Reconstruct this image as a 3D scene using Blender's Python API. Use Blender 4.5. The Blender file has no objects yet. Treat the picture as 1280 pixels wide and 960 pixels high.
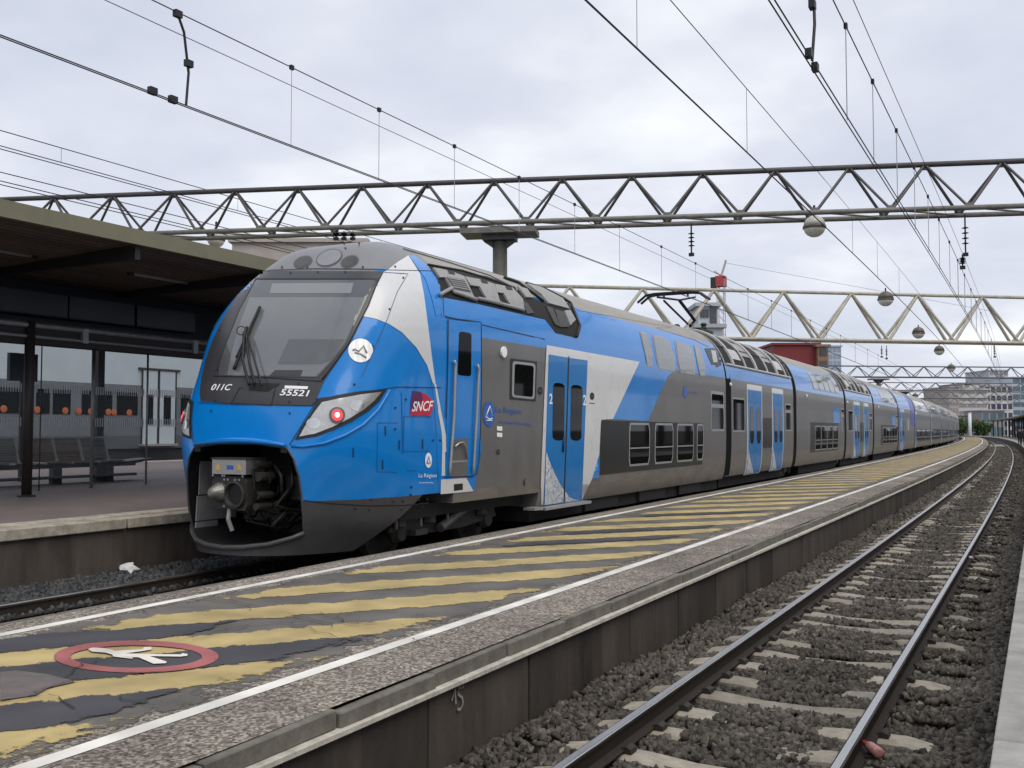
import bpy, bmesh, math, random
import numpy as np
from mathutils import Vector, Matrix
from mathutils.bvhtree import BVHTree
random.seed(7); rng = np.random.default_rng(7)
S = bpy.context.scene
COL = S.collection

# ------------------------------------------------------------------ camera
F = 1240.0                                   # focal length in photo pixels (1280 wide)
PITCH = math.atan(58 / F)
YAW = math.atan(662 * math.cos(PITCH) / F)   # the tracks run this far to the right of the view axis
EYE = 2.07                                   # above the near rail heads
cd = bpy.data.cameras.new('camera'); cam = bpy.data.objects.new('camera', cd); COL.objects.link(cam)
cam.location = (0, 0, EYE); cam.rotation_euler = (math.pi / 2 + PITCH, 0, YAW)
cd.sensor_width = 36; cd.lens = F / 1280 * 36; cd.clip_end = 5000; cd.clip_start = 0.05
S.camera = cam
S.render.resolution_x = 1024; S.render.resolution_y = 768

# ------------------------------------------------------------------ world, sun, exposure
SUN_EL, SUN_AZ = math.radians(58), math.radians(120)
w = bpy.data.worlds.new('World'); S.world = w; w.use_nodes = True
nt = w.node_tree; nt.nodes.clear()
def wn(t, **k):
    n = nt.nodes.new(t)
    for a, b in k.items(): setattr(n, a, b)
    return n
out = wn('ShaderNodeOutputWorld'); bg = wn('ShaderNodeBackground'); bg.inputs[1].default_value = 0.1
sky = wn('ShaderNodeTexSky', sky_type='NISHITA'); sky.sun_disc = False
sky.sun_elevation = SUN_EL; sky.sun_rotation = SUN_AZ
tc = wn('ShaderNodeTexCoord'); sep = wn('ShaderNodeSeparateXYZ'); nt.links.new(tc.outputs['Generated'], sep.inputs[0])
mx = wn('ShaderNodeMath', operation='MAXIMUM'); nt.links.new(sep.outputs[2], mx.inputs[0]); mx.inputs[1].default_value = 0.0
ad = wn('ShaderNodeMath', operation='ADD'); nt.links.new(mx.outputs[0], ad.inputs[0]); ad.inputs[1].default_value = 0.22
vd = wn('ShaderNodeVectorMath', operation='SCALE'); dv = wn('ShaderNodeMath', operation='DIVIDE'); dv.inputs[0].default_value = 1
nt.links.new(ad.outputs[0], dv.inputs[1]); nt.links.new(tc.outputs['Generated'], vd.inputs[0]); nt.links.new(dv.outputs[0], vd.inputs['Scale'])
n1 = wn('ShaderNodeTexNoise'); n1.inputs['Scale'].default_value = 1.5; n1.inputs['Detail'].default_value = 5; n1.inputs['Roughness'].default_value = 0.52
nt.links.new(vd.outputs[0], n1.inputs['Vector'])
cr = wn('ShaderNodeValToRGB'); nt.links.new(n1.outputs['Fac'], cr.inputs[0])
cr.color_ramp.elements[0].position = 0.3; cr.color_ramp.elements[0].color = (4.7, 5.05, 5.95, 1)
cr.color_ramp.elements[1].position = 0.68; cr.color_ramp.elements[1].color = (7.7, 7.8, 8.1, 1)
e = cr.color_ramp.elements.new(0.5); e.color = (5.8, 6.05, 6.8, 1)
mix = wn('ShaderNodeMixRGB'); mix.inputs[0].default_value = 0.94
nt.links.new(sky.outputs[0], mix.inputs[1]); nt.links.new(cr.outputs[0], mix.inputs[2])
nt.links.new(mix.outputs[0], bg.inputs[0]); nt.links.new(bg.outputs[0], out.inputs[0])
sd = bpy.data.lights.new('sun', 'SUN'); so = bpy.data.objects.new('sun', sd); COL.objects.link(so)
sd.energy = 1.5; sd.angle = math.radians(50); sd.color = (1, 0.93, 0.82)
so.rotation_euler = (math.pi / 2 - SUN_EL, 0, math.pi - SUN_AZ)
S.view_settings.view_transform = 'Standard'; S.view_settings.look = 'None'; S.view_settings.gamma = 1
S.view_settings.exposure = 0.42; S.view_settings.use_curve_mapping = False
S.render.engine = 'CYCLES'

# ------------------------------------------------------------------ pixel helpers (a pixel gives a direction; distance comes from planes and surfaces)
_f = (-math.sin(YAW), math.cos(YAW)); _r = (math.cos(YAW), math.sin(YAW))
def ray(x, y):
    u = (x - 640) / F; v = (480 - y) / F
    f = math.cos(PITCH) - v * math.sin(PITCH); z = math.sin(PITCH) + v * math.cos(PITCH)
    return Vector((u * _r[0] + f * _f[0], u * _r[1] + f * _f[1], z))
EYEV = Vector((0, 0, EYE))
def onX(x, y, a): d = ray(x, y); return EYEV + d * (a / d.x)
def onZ(x, y, z): d = ray(x, y); return EYEV + d * ((z - EYE) / d.z)
def atD(x, y, D): return EYEV + ray(x, y) * D

# ------------------------------------------------------------------ the line of the tracks: straight, then a long left curve
T0C, RC, T1C, RC2 = 15.0, 3000.0, 235.0, 420.0
_path = []
def _build():
    x = y = h = 0.0; ds = 1.0
    for i in range(0, 520):
        _path.append((x, y, h))
        k = 0 if i < T0C else (1 / RC if i < T1C else 1 / RC2)
        x += -math.sin(h) * ds; y += math.cos(h) * ds; h += k * ds
_build()
def frame(t):
    if t <= 0: return 0.0, t, 0.0
    i = min(int(t), len(_path) - 2); s = t - i
    a, b = _path[i], _path[i + 1]
    return a[0] + (b[0] - a[0]) * s, a[1] + (b[1] - a[1]) * s, a[2] + (b[2] - a[2]) * s
def W(a, t, z):
    x, y, h = frame(t)
    return Vector((x + a * math.cos(h), y + a * math.sin(h), z))
def proj_x(p):
    d = p - EYEV; r = d.x * _r[0] + d.y * _r[1]; f = d.x * _f[0] + d.y * _f[1]
    return 640 + F * r / (f * math.cos(PITCH) + d.z * math.sin(PITCH))
def t_at(px, a, lo=5, hi=200):
    for _ in range(50):
        m = (lo + hi) / 2
        if proj_x(W(a, m, EYE)) < px: lo = m
        else: hi = m
    return lo

# ------------------------------------------------------------------ materials
MATS = {}
def mat(name, col, rough=0.6, metal=0.0, var=0.12, scale=6.0, bump=0.0, bscale=40.0, obj_rand=0.0, emit=None, spec=0.5, dirt=None, streak=0.0, stretch=None):
    if name in MATS: return MATS[name]
    m = bpy.data.materials.new(name); m.use_nodes = True; t = m.node_tree; b = t.nodes['Principled BSDF']
    MATS[name] = m; L = t.links.new
    b.inputs['Roughness'].default_value = rough; b.inputs['Metallic'].default_value = metal
    b.inputs['Specular IOR Level'].default_value = spec
    tcn = t.nodes.new('ShaderNodeTexCoord'); mp = t.nodes.new('ShaderNodeMapping')
    geo = t.nodes.new('ShaderNodeNewGeometry'); L(geo.outputs['Position'], mp.inputs[0])
    if stretch: mp.inputs['Scale'].default_value = stretch
    nz = t.nodes.new('ShaderNodeTexNoise'); nz.inputs['Scale'].default_value = scale; nz.inputs['Detail'].default_value = 8
    nz.inputs['Roughness'].default_value = 0.65; L(mp.outputs[0], nz.inputs['Vector'])
    r = t.nodes.new('ShaderNodeValToRGB'); L(nz.outputs['Fac'], r.inputs[0])
    r.color_ramp.elements[0].position = 0.3; r.color_ramp.elements[1].position = 0.7
    r.color_ramp.elements[0].color = tuple(c * (1 - var) for c in col) + (1,)
    r.color_ramp.elements[1].color = tuple(min(1, c * (1 + var)) for c in col) + (1,)
    if dirt:
        r.color_ramp.elements[0].color = tuple(dirt) + (1,)
    last = r.outputs[0]
    if obj_rand:
        oi = t.nodes.new('ShaderNodeObjectInfo'); mr = t.nodes.new('ShaderNodeMapRange')
        mr.inputs['To Min'].default_value = 1 - obj_rand; mr.inputs['To Max'].default_value = 1 + obj_rand
        L(oi.outputs['Random'], mr.inputs[0]); hs = t.nodes.new('ShaderNodeHueSaturation'); L(mr.outputs[0], hs.inputs['Value']); L(last, hs.inputs['Color'])
        last = hs.outputs[0]
    L(last, b.inputs['Base Color'])
    if rough > 0.08:
        mr2 = t.nodes.new('ShaderNodeMapRange'); mr2.inputs['To Min'].default_value = rough * 0.8; mr2.inputs['To Max'].default_value = min(1, rough * 1.25)
        L(nz.outputs['Fac'], mr2.inputs[0]); L(mr2.outputs[0], b.inputs['Roughness'])
    if bump:
        bn = t.nodes.new('ShaderNodeTexNoise'); bn.inputs['Scale'].default_value = bscale; bn.inputs['Detail'].default_value = 6
        L(geo.outputs['Position'], bn.inputs['Vector'])
        bp = t.nodes.new('ShaderNodeBump'); bp.inputs['Strength'].default_value = bump; bp.inputs['Distance'].default_value = 0.01
        L(bn.outputs['Fac'], bp.inputs['Height']); L(bp.outputs[0], b.inputs['Normal'])
    if emit:
        b.inputs['Emission Color'].default_value = tuple(emit[:3]) + (1,); b.inputs['Emission Strength'].default_value = emit[3]
    return m

def speckle(name, cols, scale, rough=0.9, big=1.2, bump=0.4, bigamt=0.35):
    """stone aggregate: voronoi cell colours under broad soft stains"""
    m = bpy.data.materials.new(name); m.use_nodes = True; t = m.node_tree; b = t.nodes['Principled BSDF']; L = t.links.new; MATS[name] = m
    b.inputs['Roughness'].default_value = rough; b.inputs['Specular IOR Level'].default_value = 0.3
    g = t.nodes.new('ShaderNodeNewGeometry'); v = t.nodes.new('ShaderNodeTexVoronoi'); v.inputs['Scale'].default_value = scale; L(g.outputs['Position'], v.inputs['Vector'])
    sx = t.nodes.new('ShaderNodeSeparateColor'); L(v.outputs['Color'], sx.inputs[0])
    r = t.nodes.new('ShaderNodeValToRGB'); L(sx.outputs[0], r.inputs[0]); r.color_ramp.interpolation = 'LINEAR'
    while len(r.color_ramp.elements) < len(cols): r.color_ramp.elements.new(0.5)
    for i, c in enumerate(cols):
        r.color_ramp.elements[i].position = i / (len(cols) - 1); r.color_ramp.elements[i].color = tuple(c) + (1,)
    n = t.nodes.new('ShaderNodeTexNoise'); n.inputs['Scale'].default_value = big; n.inputs['Detail'].default_value = 7; n.inputs['Roughness'].default_value = .6; L(g.outputs['Position'], n.inputs['Vector'])
    mr = t.nodes.new('ShaderNodeMapRange'); mr.inputs['From Min'].default_value = .3; mr.inputs['From Max'].default_value = .7
    mr.inputs['To Min'].default_value = 1 - bigamt; mr.inputs['To Max'].default_value = 1 + bigamt * .6; L(n.outputs['Fac'], mr.inputs[0])
    hs = t.nodes.new('ShaderNodeHueSaturation'); L(mr.outputs[0], hs.inputs['Value']); L(r.outputs[0], hs.inputs['Color']); L(hs.outputs[0], b.inputs['Base Color'])
    bp = t.nodes.new('ShaderNodeBump'); bp.inputs['Strength'].default_value = bump; bp.inputs['Distance'].default_value = .006
    L(v.outputs['Distance'], bp.inputs['Height']); L(bp.outputs[0], b.inputs['Normal'])
    return m

def paint(name, col, wear=0.5, edge=0.35, scale=9.0):
    """worn road paint: thins out over noise and towards the stripe's edge ('edge' attribute: 0 rim, 1 inside)"""
    m = bpy.data.materials.new(name); m.use_nodes = True; t = m.node_tree; b = t.nodes['Principled BSDF']; L = t.links.new; MATS[name] = m
    o = t.nodes['Material Output']; b.inputs['Roughness'].default_value = .75; b.inputs['Specular IOR Level'].default_value = .3
    g = t.nodes.new('ShaderNodeNewGeometry')
    n = t.nodes.new('ShaderNodeTexNoise'); n.inputs['Scale'].default_value = scale; n.inputs['Detail'].default_value = 10; n.inputs['Roughness'].default_value = .75; L(g.outputs['Position'], n.inputs['Vector'])
    n2 = t.nodes.new('ShaderNodeTexNoise'); n2.inputs['Scale'].default_value = 2.2; n2.inputs['Detail'].default_value = 5; L(g.outputs['Position'], n2.inputs['Vector'])
    r = t.nodes.new('ShaderNodeValToRGB'); L(n2.outputs['Fac'], r.inputs[0]); r.color_ramp.elements[0].position = .3; r.color_ramp.elements[1].position = .7
    r.color_ramp.elements[0].color = tuple(c * .68 for c in col) + (1,); r.color_ramp.elements[1].color = tuple(min(1, c * 1.12) for c in col) + (1,); L(r.outputs[0], b.inputs['Base Color'])
    at = t.nodes.new('ShaderNodeAttribute'); at.attribute_name = 'edge'
    m1 = t.nodes.new('ShaderNodeMath'); m1.operation = 'MULTIPLY_ADD'; L(at.outputs['Fac'], m1.inputs[0]); m1.inputs[1].default_value = edge
    nc = t.nodes.new('ShaderNodeMath'); nc.operation = 'MULTIPLY_ADD'; L(n.outputs['Fac'], nc.inputs[0]); nc.inputs[1].default_value = 2.2; nc.inputs[2].default_value = -.6; L(nc.outputs[0], m1.inputs[2])
    mr = t.nodes.new('ShaderNodeMapRange'); mr.inputs['From Min'].default_value = wear - .06; mr.inputs['From Max'].default_value = wear + .06; L(m1.outputs[0], mr.inputs[0])
    tr = t.nodes.new('ShaderNodeBsdfTransparent'); ms = t.nodes.new('ShaderNodeMixShader')
    L(mr.outputs[0], ms.inputs[0]); L(tr.outputs[0], ms.inputs[1]); L(b.outputs[0], ms.inputs[2]); L(ms.outputs[0], o.inputs[0])
    return m

def glassmat(name, tint, alpha, rough=0.03):
    """pane: clear coat reflection over see-through tint"""
    m = bpy.data.materials.new(name); m.use_nodes = True; t = m.node_tree; L = t.links.new; MATS[name] = m
    b = t.nodes['Principled BSDF']; o = t.nodes['Material Output']
    b.inputs['Base Color'].default_value = tuple(tint) + (1,); b.inputs['Roughness'].default_value = rough
    tr = t.nodes.new('ShaderNodeBsdfTransparent'); ms = t.nodes.new('ShaderNodeMixShader'); ms.inputs[0].default_value = alpha
    L(tr.outputs[0], ms.inputs[1]); L(b.outputs[0], ms.inputs[2]); L(ms.outputs[0], o.inputs[0])
    return m

BLUE = mat('blue_paint', (0.002, 0.195, 0.60), .2, var=.07, scale=2.2)
DBLUE = mat('door_blue_paint', (0.004, 0.165, 0.47), .25, var=.05, scale=3)
LBLUE = BLUE
GREY = mat('grey_metallic_paint', (0.142, 0.139, 0.138), .34, metal=.1, var=.10, scale=3, stretch=(1, 1, .25))
SKIRT = mat('dusty_grey_skirt', (0.15, 0.135, 0.115), .5, var=.3, scale=5, stretch=(1, .35, 1))
WHITE = mat('white_livery', (0.62, 0.63, 0.64), .28, var=.04, scale=3)
TEXW = mat('white_lettering', (0.85, 0.85, 0.85), .4, var=.02)
NAVY = mat('blue_lettering', (0.02, 0.11, 0.42), .35, var=.02)
MASK = mat('charcoal_cab_mask', (0.042, 0.042, 0.047), .32, var=.08, scale=8)
VAL = mat('valance_grey', (0.05, 0.05, 0.052), .42, var=.15, scale=6)
ROOFG = mat('roof_beige_grey', (0.30, 0.29, 0.265), .55, var=.12, scale=3, stretch=(1, .4, 1))
CAPG = mat('cab_roof_grey', (0.20, 0.205, 0.215), .38, var=.06, scale=5)
BLACK = mat('black_rubber', (0.008, 0.008, 0.009), .55, var=.2)
DARK = mat('dark_underframe', (0.012, 0.0115, 0.011), .8, var=.4, scale=12)
IRON = mat('grimy_iron', (0.045, 0.042, 0.038), .6, metal=.3, var=.4, scale=15)
STEEL = mat('brushed_steel', (0.42, 0.42, 0.41), .35, metal=.8, var=.1)
WGLASS = mat('dark_window_glass', (0.006, 0.0065, 0.007), .03, var=.1, spec=.10)
UGLASS = mat('upper_deck_glass', (0.20, 0.215, 0.225), .04, var=.1, spec=.9)
SCREEN = mat('windscreen_glass', (0.085, 0.092, 0.1), .05, var=.1, scale=1.2, spec=.8)
SCREEN2 = mat('cab_interior_tint', (0.16, 0.17, 0.18), .06, var=.08, scale=1.2, spec=.8)
FRAME = mat('window_frame_grey', (0.36, 0.37, 0.37), .35, metal=.4, var=.06)
DPANEL = mat('charcoal_window_band', (0.022, 0.023, 0.024), .3, var=.06, scale=2, spec=.2)
LENS = mat('lamp_reflector', (0.5, 0.5, 0.49), .12, metal=.55, var=.12, scale=9)
REDL = mat('tail_lamp_red', (0.6, 0.02, 0.03), .3, emit=(1, .08, .1, .55))
REDC = mat('tail_lamp_core', (0.9, 0.7, 0.7), .3, emit=(1, .5, .5, 1.5))
REDB = mat('operator_red', (0.5, 0.012, 0.05), .35, var=.05)
PURP = mat('operator_purple', (0.10, 0.012, 0.09), .35, var=.05)
YELW = mat('warning_yellow', (0.65, 0.38, 0.05), .5)
EQUIP = mat('roof_equipment_grey', (0.29, 0.29, 0.285), .5, var=.15, scale=8)
EQW = mat('roof_hoop_white', (0.5, 0.5, 0.5), .5, var=.1)

for m_, cw_ in ((BLUE, .35), (DBLUE, .12), (GREY, .10), (WHITE, .25)):
    n_ = m_.node_tree.nodes['Principled BSDF']; n_.inputs['Coat Weight'].default_value = cw_; n_.inputs['Specular IOR Level'].default_value = .3; n_.inputs['Coat Roughness'].default_value = .06

# ------------------------------------------------------------------ mesh builders
def put(name, me, m, parent=None, smooth=False):
    o = bpy.data.objects.new(name, me); COL.objects.link(o)
    if m is not None and not me.materials:
        for q in (m if isinstance(m, (list, tuple)) else [m]): me.materials.append(q)
    if smooth: me.polygons.foreach_set('use_smooth', [True] * len(me.polygons))
    if parent: o.parent = parent
    return o
def tag(o, label=None, cat=None, group=None, kind=None):
    if label: o['label'] = label
    if cat: o['category'] = cat
    if group: o['group'] = group
    if kind: o['kind'] = kind
    return o
def empty(name, loc=(0, 0, 0), rz=0.0, label=None, cat=None, group=None):
    o = bpy.data.objects.new(name, None); COL.objects.link(o); o.location = loc; o.rotation_euler = (0, 0, rz)
    o.empty_display_size = .2
    return tag(o, label, cat, group)
class MB:
    def __init__(s): s.v = []; s.f = []; s.mi = []
    def add(s, v, f, mi=0):
        k = len(s.v); s.v += [tuple(q) for q in v]; s.f += [tuple(i + k for i in q) for q in f]; s.mi += [mi] * len(f); return s
    def box(s, x0, x1, y0, y1, z0, z1, mi=0):
        v = [(x, y, z) for z in (z0, z1) for y in (y0, y1) for x in (x0, x1)]
        return s.add(v, [(0, 2, 3, 1), (4, 5, 7, 6), (0, 1, 5, 4), (2, 6, 7, 3), (0, 4, 6, 2), (1, 3, 7, 5)], mi)
    def tube(s, pts, r, n=6, cap=True, mi=0):
        pts = [Vector(p) for p in pts]; rr = r if isinstance(r, (list, tuple)) else [r] * len(pts)
        v = []; f = []; prev = None
        for i, p in enumerate(pts):
            d = (pts[min(i + 1, len(pts) - 1)] - pts[max(i - 1, 0)])
            d = d.normalized() if d.length > 1e-9 else Vector((0, 0, 1))
            if prev is None: u = d.cross(Vector((0, 0, 1)) if abs(d.z) < .9 else Vector((1, 0, 0))).normalized()
            else: u = (prev - d * prev.dot(d)); u = u.normalized() if u.length > 1e-9 else d.orthogonal().normalized()
            prev = u; q = d.cross(u)
            v += [p + (u * math.cos(2 * math.pi * j / n) + q * math.sin(2 * math.pi * j / n)) * rr[i] for j in range(n)]
        for i in range(len(pts) - 1):
            f += [(i * n + j, i * n + (j + 1) % n, (i + 1) * n + (j + 1) % n, (i + 1) * n + j) for j in range(n)]
        if cap: f += [tuple(range(n))[::-1], tuple((len(pts) - 1) * n + j for j in range(n))]
        return s.add(v, f, mi)
    def lathe(s, c, prof, n=16, axis='z', mi=0):
        v = []; f = []
        for r, h in prof:
            for j in range(n):
                a = 2 * math.pi * j / n; x, y = r * math.cos(a), r * math.sin(a)
                v.append({'z': (c[0] + x, c[1] + y, c[2] + h), 'y': (c[0] + x, c[1] + h, c[2] + y), 'x': (c[0] + h, c[1] + x, c[2] + y)}[axis])
        for i in range(len(prof) - 1):
            f += [(i * n + j, i * n + (j + 1) % n, (i + 1) * n + (j + 1) % n, (i + 1) * n + j) for j in range(n)]
        f += [tuple(range(n))[::-1], tuple((len(prof) - 1) * n + j for j in range(n))]
        return s.add(v, f, mi)
    def prism(s, poly, axis, a0, a1, mi=0):
        """poly in the other two axes, extruded along axis"""
        n = len(poly)
        def P(p, a): return {'x': (a, p[0], p[1]), 'y': (p[0], a, p[1]), 'z': (p[0], p[1], a)}[axis]
        v = [P(p, a0) for p in poly] + [P(p, a1) for p in poly]
        return s.add(v, [tuple(range(n)), tuple(range(2 * n - 1, n - 1, -1))] + [(i, i + n, (i + 1) % n + n, (i + 1) % n) for i in range(n)], mi)
    def mesh(s, name):
        me = bpy.data.meshes.new(name); me.from_pydata(s.v, [], s.f); 
        if any(s.mi): me.polygons.foreach_set('material_index', s.mi)
        bm = bmesh.new(); bm.from_mesh(me); bmesh.ops.recalc_face_normals(bm, faces=bm.faces); bm.to_mesh(me); bm.free()
        me.update(); return me
    def build(s, name, m, parent=None, smooth=False): return put(name, s.mesh(name), m, parent, smooth)
def boxmesh(name, dx, dy, dz, bev=0.0):
    me = MB().box(-dx / 2, dx / 2, -dy / 2, dy / 2, 0, dz).mesh(name)
    if bev:
        bm = bmesh.new(); bm.from_mesh(me); bmesh.ops.bevel(bm, geom=bm.edges[:], offset=bev, segments=1, affect='EDGES'); bm.to_mesh(me); bm.free()
    return me
def strip(name, m, parent, a0, a1, z, t0, t1, step=2.0, z1=None, zf=None):
    """flat band that follows the tracks between two lateral offsets"""
    n = max(1, int((t1 - t0) / step)); v = []; f = []
    for i in range(n + 1):
        t = t0 + (t1 - t0) * i / n
        v += [W(a0, t, zf(a0) if zf else z), W(a1, t, zf(a1) if zf else (z if z1 is None else z1))]
    f = [(2 * i, 2 * i + 1, 2 * i + 3, 2 * i + 2) for i in range(n)]
    b = MB().add(v, f); return b.build(name, m, parent)
def sweep(name, m, parent, prof, t0, t1, step=2.0, smooth=False):
    """closed cross-section (a,z) swept along the tracks"""
    n = max(1, int((t1 - t0) / step)); k = len(prof); v = []; f = []
    for i in range(n + 1):
        t = t0 + (t1 - t0) * i / n; v += [W(a, t, z) for a, z in prof]
    for i in range(n): f += [(i * k + j, i * k + (j + 1) % k, (i + 1) * k + (j + 1) % k, (i + 1) * k + j) for j in range(k)]
    f += [tuple(range(k)), tuple(n * k + j for j in range(k))]
    return MB().add(v, f).build(name, m, parent, smooth)

# ================================================================== THE GROUND
RAIL2 = 0.246
PAR, PAL = -3.49, -7.2                       # edges of the middle platform
PZR, PZL = 0.515, 0.572
def pz(a): return PZR + (PZL - PZR) * (a - PAR) / (PAL - PAR)
LPZ = 0.916; LPA = -10.75                    # left platform
RPZ = 0.55; RPA = -0.24                      # right platform, the one the camera stands on
FARP = -30.0
GROUND = speckle('ground_gravel', [(.035, .034, .032), (.06, .057, .052), (.09, .085, .078)], 14, big=.3)
BALLBED = speckle('ballast_bed', [(.035, .032, .029), (.07, .064, .056), (.12, .108, .094)], 18, big=.8)
ASPH = speckle('platform_asphalt', [(.065, .056, .048), (.17, .149, .127), (.40, .355, .30), (.20, .175, .147), (.11, .096, .081)], 55, big=.8, bump=.5, bigamt=.5)
g = MB().add([(-1500, -200, -.9), (1500, -200, -.9), (1500, 3000, -.9), (-1500, 3000, -.9)], [(0, 1, 2, 3)]).build('ground', GROUND)
tag(g, kind='structure')
b = strip('track_bed', BALLBED, None, PAR - .02, RPA + .02, -.30, 0, 330); tag(b, kind='structure')
b = strip('track_bed', BALLBED, None, LPA - .05, PAL + .05, RAIL2 - .24, 0, 330); tag(b, kind='structure')

# ---- middle platform
CONC = mat('dirty_concrete', (0.050, 0.041, 0.034), .85, var=.6, scale=2.2, bump=.5, bscale=18, obj_rand=.35, stretch=(1, 1, .25))
LEDGE = mat('pale_ledge', (0.50, 0.48, 0.42), .8, var=.3, scale=9, bump=.4)
STONE = mat('coping_stone', (0.145, 0.135, 0.115), .85, var=.35, scale=7, bump=.6, bscale=30, obj_rand=.15)
PT0, PT1 = 0.5, 262.0
mp_ = strip('middle_platform', ASPH, None, PAR - .062, PAL + .10, 0, PT0, PT1, zf=pz); tag(mp_, kind='structure')
core = sweep('platform_core', DARK, mp_, [(PAR - .12, -.5), (PAR - .12, PZR - .06), (PAL + .12, PZL - .06), (PAL + .12, -.5)], PT0, PT1, 4)
# coping stones of the near edge, one by one while they can be told apart
cst = boxmesh('coping_stone', .085, .985, .105, .008)
t = PT0
while t < 62:
    x, y, h = frame(t + .5)
    o = put('coping_stone', cst, STONE, mp_); o.location = W(PAR - .045 + random.uniform(-.014, .010), t + .5, pz(PAR) - .104 + random.uniform(-.020, .004)); o.rotation_euler = (random.uniform(-.010, .010), random.uniform(-.02, .02), h + random.uniform(-.006, .006))
    t += 1.0
sweep('coping_run', STONE, mp_, [(PAR - .09, pz(PAR) - .10), (PAR - .09, pz(PAR)), (PAR - .005, pz(PAR)), (PAR - .005, pz(PAR) - .10)], 62.02, PT1, 3)
sweep('pale_ledge', LEDGE, mp_, [(PAR - .13, PZR - .165), (PAR - .13, PZR - .108), (PAR + .045, PZR - .108), (PAR + .045, PZR - .135)], PT0, PT1, 2)
wp = boxmesh('wall_panel', .10, .70, .80, .006)
t = PT0
while t < 58:
    L = .7
    x, y, h = frame(t + L / 2)
    o = put('wall_panel', wp, CONC, mp_); o.location = W(PAR - .062 + random.uniform(-.008, .008), t + L / 2, PZR - .955); o.rotation_euler = (0, 0, h + random.uniform(-.004, .004))
    t += L + .006
sweep('wall_run', CONC, mp_, [(PAR - .11, -.45), (PAR - .11, PZR - .16), (PAR - .015, PZR - .16), (PAR - .015, -.45)], 58.0, PT1, 3)
# far edge kerb and wall
kst = boxmesh('edge_kerb', .09, .985, .11, .008)
t = PT0
while t < 45:
    x, y, h = frame(t + .5)
    o = put('edge_kerb', kst, STONE, mp_); o.location = W(PAL + .05, t + .5, pz(PAL) - .113 + random.uniform(-.004, .004)); o.rotation_euler = (0, 0, h)
    t += 1.0
sweep('edge_run', STONE, mp_, [(PAL + .005, PZL - .11), (PAL + .005, PZL), (PAL + .095, PZL), (PAL + .095, PZL - .11)], 45.5, PT1, 3)
# white lines
WLINE = paint('white_line_paint', (.74, .72, .67), .34, .45, 14)
YEL = paint('yellow_stripe_paint', (.46, .36, .165), .78, .95, 5)
DKP = paint('slate_stripe_paint', (.062, .062, .07), .80, .95, 4)
REDP = paint('red_ring_paint', (.36, .12, .12), .50, .4, 9)
WHP = paint('white_figure_paint', (.70, .66, .60), .40, .5, 12)
def ground_poly(name, m, pts, lift=.004, inset=.06, parent=None, cuts=True):
    """polygon of (a,t) laid on the sloping platform, with an 'edge' attribute for wear"""
    n = len(pts); c = (sum(p[0] for p in pts) / n, sum(p[1] for p in pts) / n)
    bm = bmesh.new()
    vs = [bm.verts.new((p[0], p[1], 0)) for p in pts]
    bm.faces.new(vs); lay = bm.verts.layers.float.new('edge')
    if inset: 
        r = bmesh.ops.inset_region(bm, faces=bm.faces[:], thickness=inset, use_even_offset=True, use_boundary=True)
        inner = set(vv for fc in bm.faces if fc not in r['faces'] for vv in fc.verts)
        for vv in bm.verts: vv[lay] = 1.0 if vv in inner else 0.0
    else:
        for vv in bm.verts: vv[lay] = 1.0
    for vv in bm.verts:
        p = W(vv.co.x, vv.co.y, pz(vv.co.x) + lift); vv.co = p
    me = bpy.data.meshes.new(name); bm.to_mesh(me); bm.free()
    for p in me.polygons:
        if p.normal.z < 0: me.flip_normals(); break
    return put(name, me, m, parent or mp_)
def line_band(name, a0, a1, t0, t1, step, lift=.004):
    n = int((t1 - t0) / step); v = []; f = []; ed = []
    A = [a0, a0 + (a1 - a0) * .15, a1 - (a1 - a0) * .15, a1]
    for i in range(n + 1):
        t = t0 + (t1 - t0) * i / n
        for j, a in enumerate(A): v.append(W(a, t, pz(a) + lift)); ed.append(1.0 if j in (1, 2) else 0.3)
    for i in range(n):
        for j in range(3): f.append((i * 4 + j, i * 4 + j + 1, i * 4 + j + 5, i * 4 + j + 4))
    o = MB().add(v, f).build(name, WLINE, mp_)
    at = o.data.attributes.new('edge', 'FLOAT', 'POINT'); at.data.foreach_set('value', ed)
    return o
line_band('white_line', -4.20, -4.09, PT0, PT1 - 1, 2.0)
line_band('white_line', -6.84, -6.735, PT0, PT1 - 1, 2.0)
WORN = paint('worn_dark_asphalt', (.135, .126, .114), .62, .62, 3)
def walk_band(t0, t1, step):
    A = [-6.70, -6.50, -5.5, -4.50, -4.24]; E_ = [0, .75, .85, .75, 0]; n = int((t1 - t0) / step); v = []; f = []; ed = []
    for i in range(n + 1):
        tt = t0 + (t1 - t0) * i / n
        for a, e_ in zip(A, E_): v.append(W(a, tt, pz(a) + .003)); ed.append(e_)
    for i in range(n):
        for j in range(4): f.append((i * 5 + j, i * 5 + j + 1, i * 5 + j + 6, i * 5 + j + 5))
    o = MB().add(v, f).build('walkway_surface', WORN, mp_); at = o.data.attributes.new('edge', 'FLOAT', 'POINT'); at.data.foreach_set('value', ed)
walk_band(PT0, PT1 - 1, 1.5)
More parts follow.
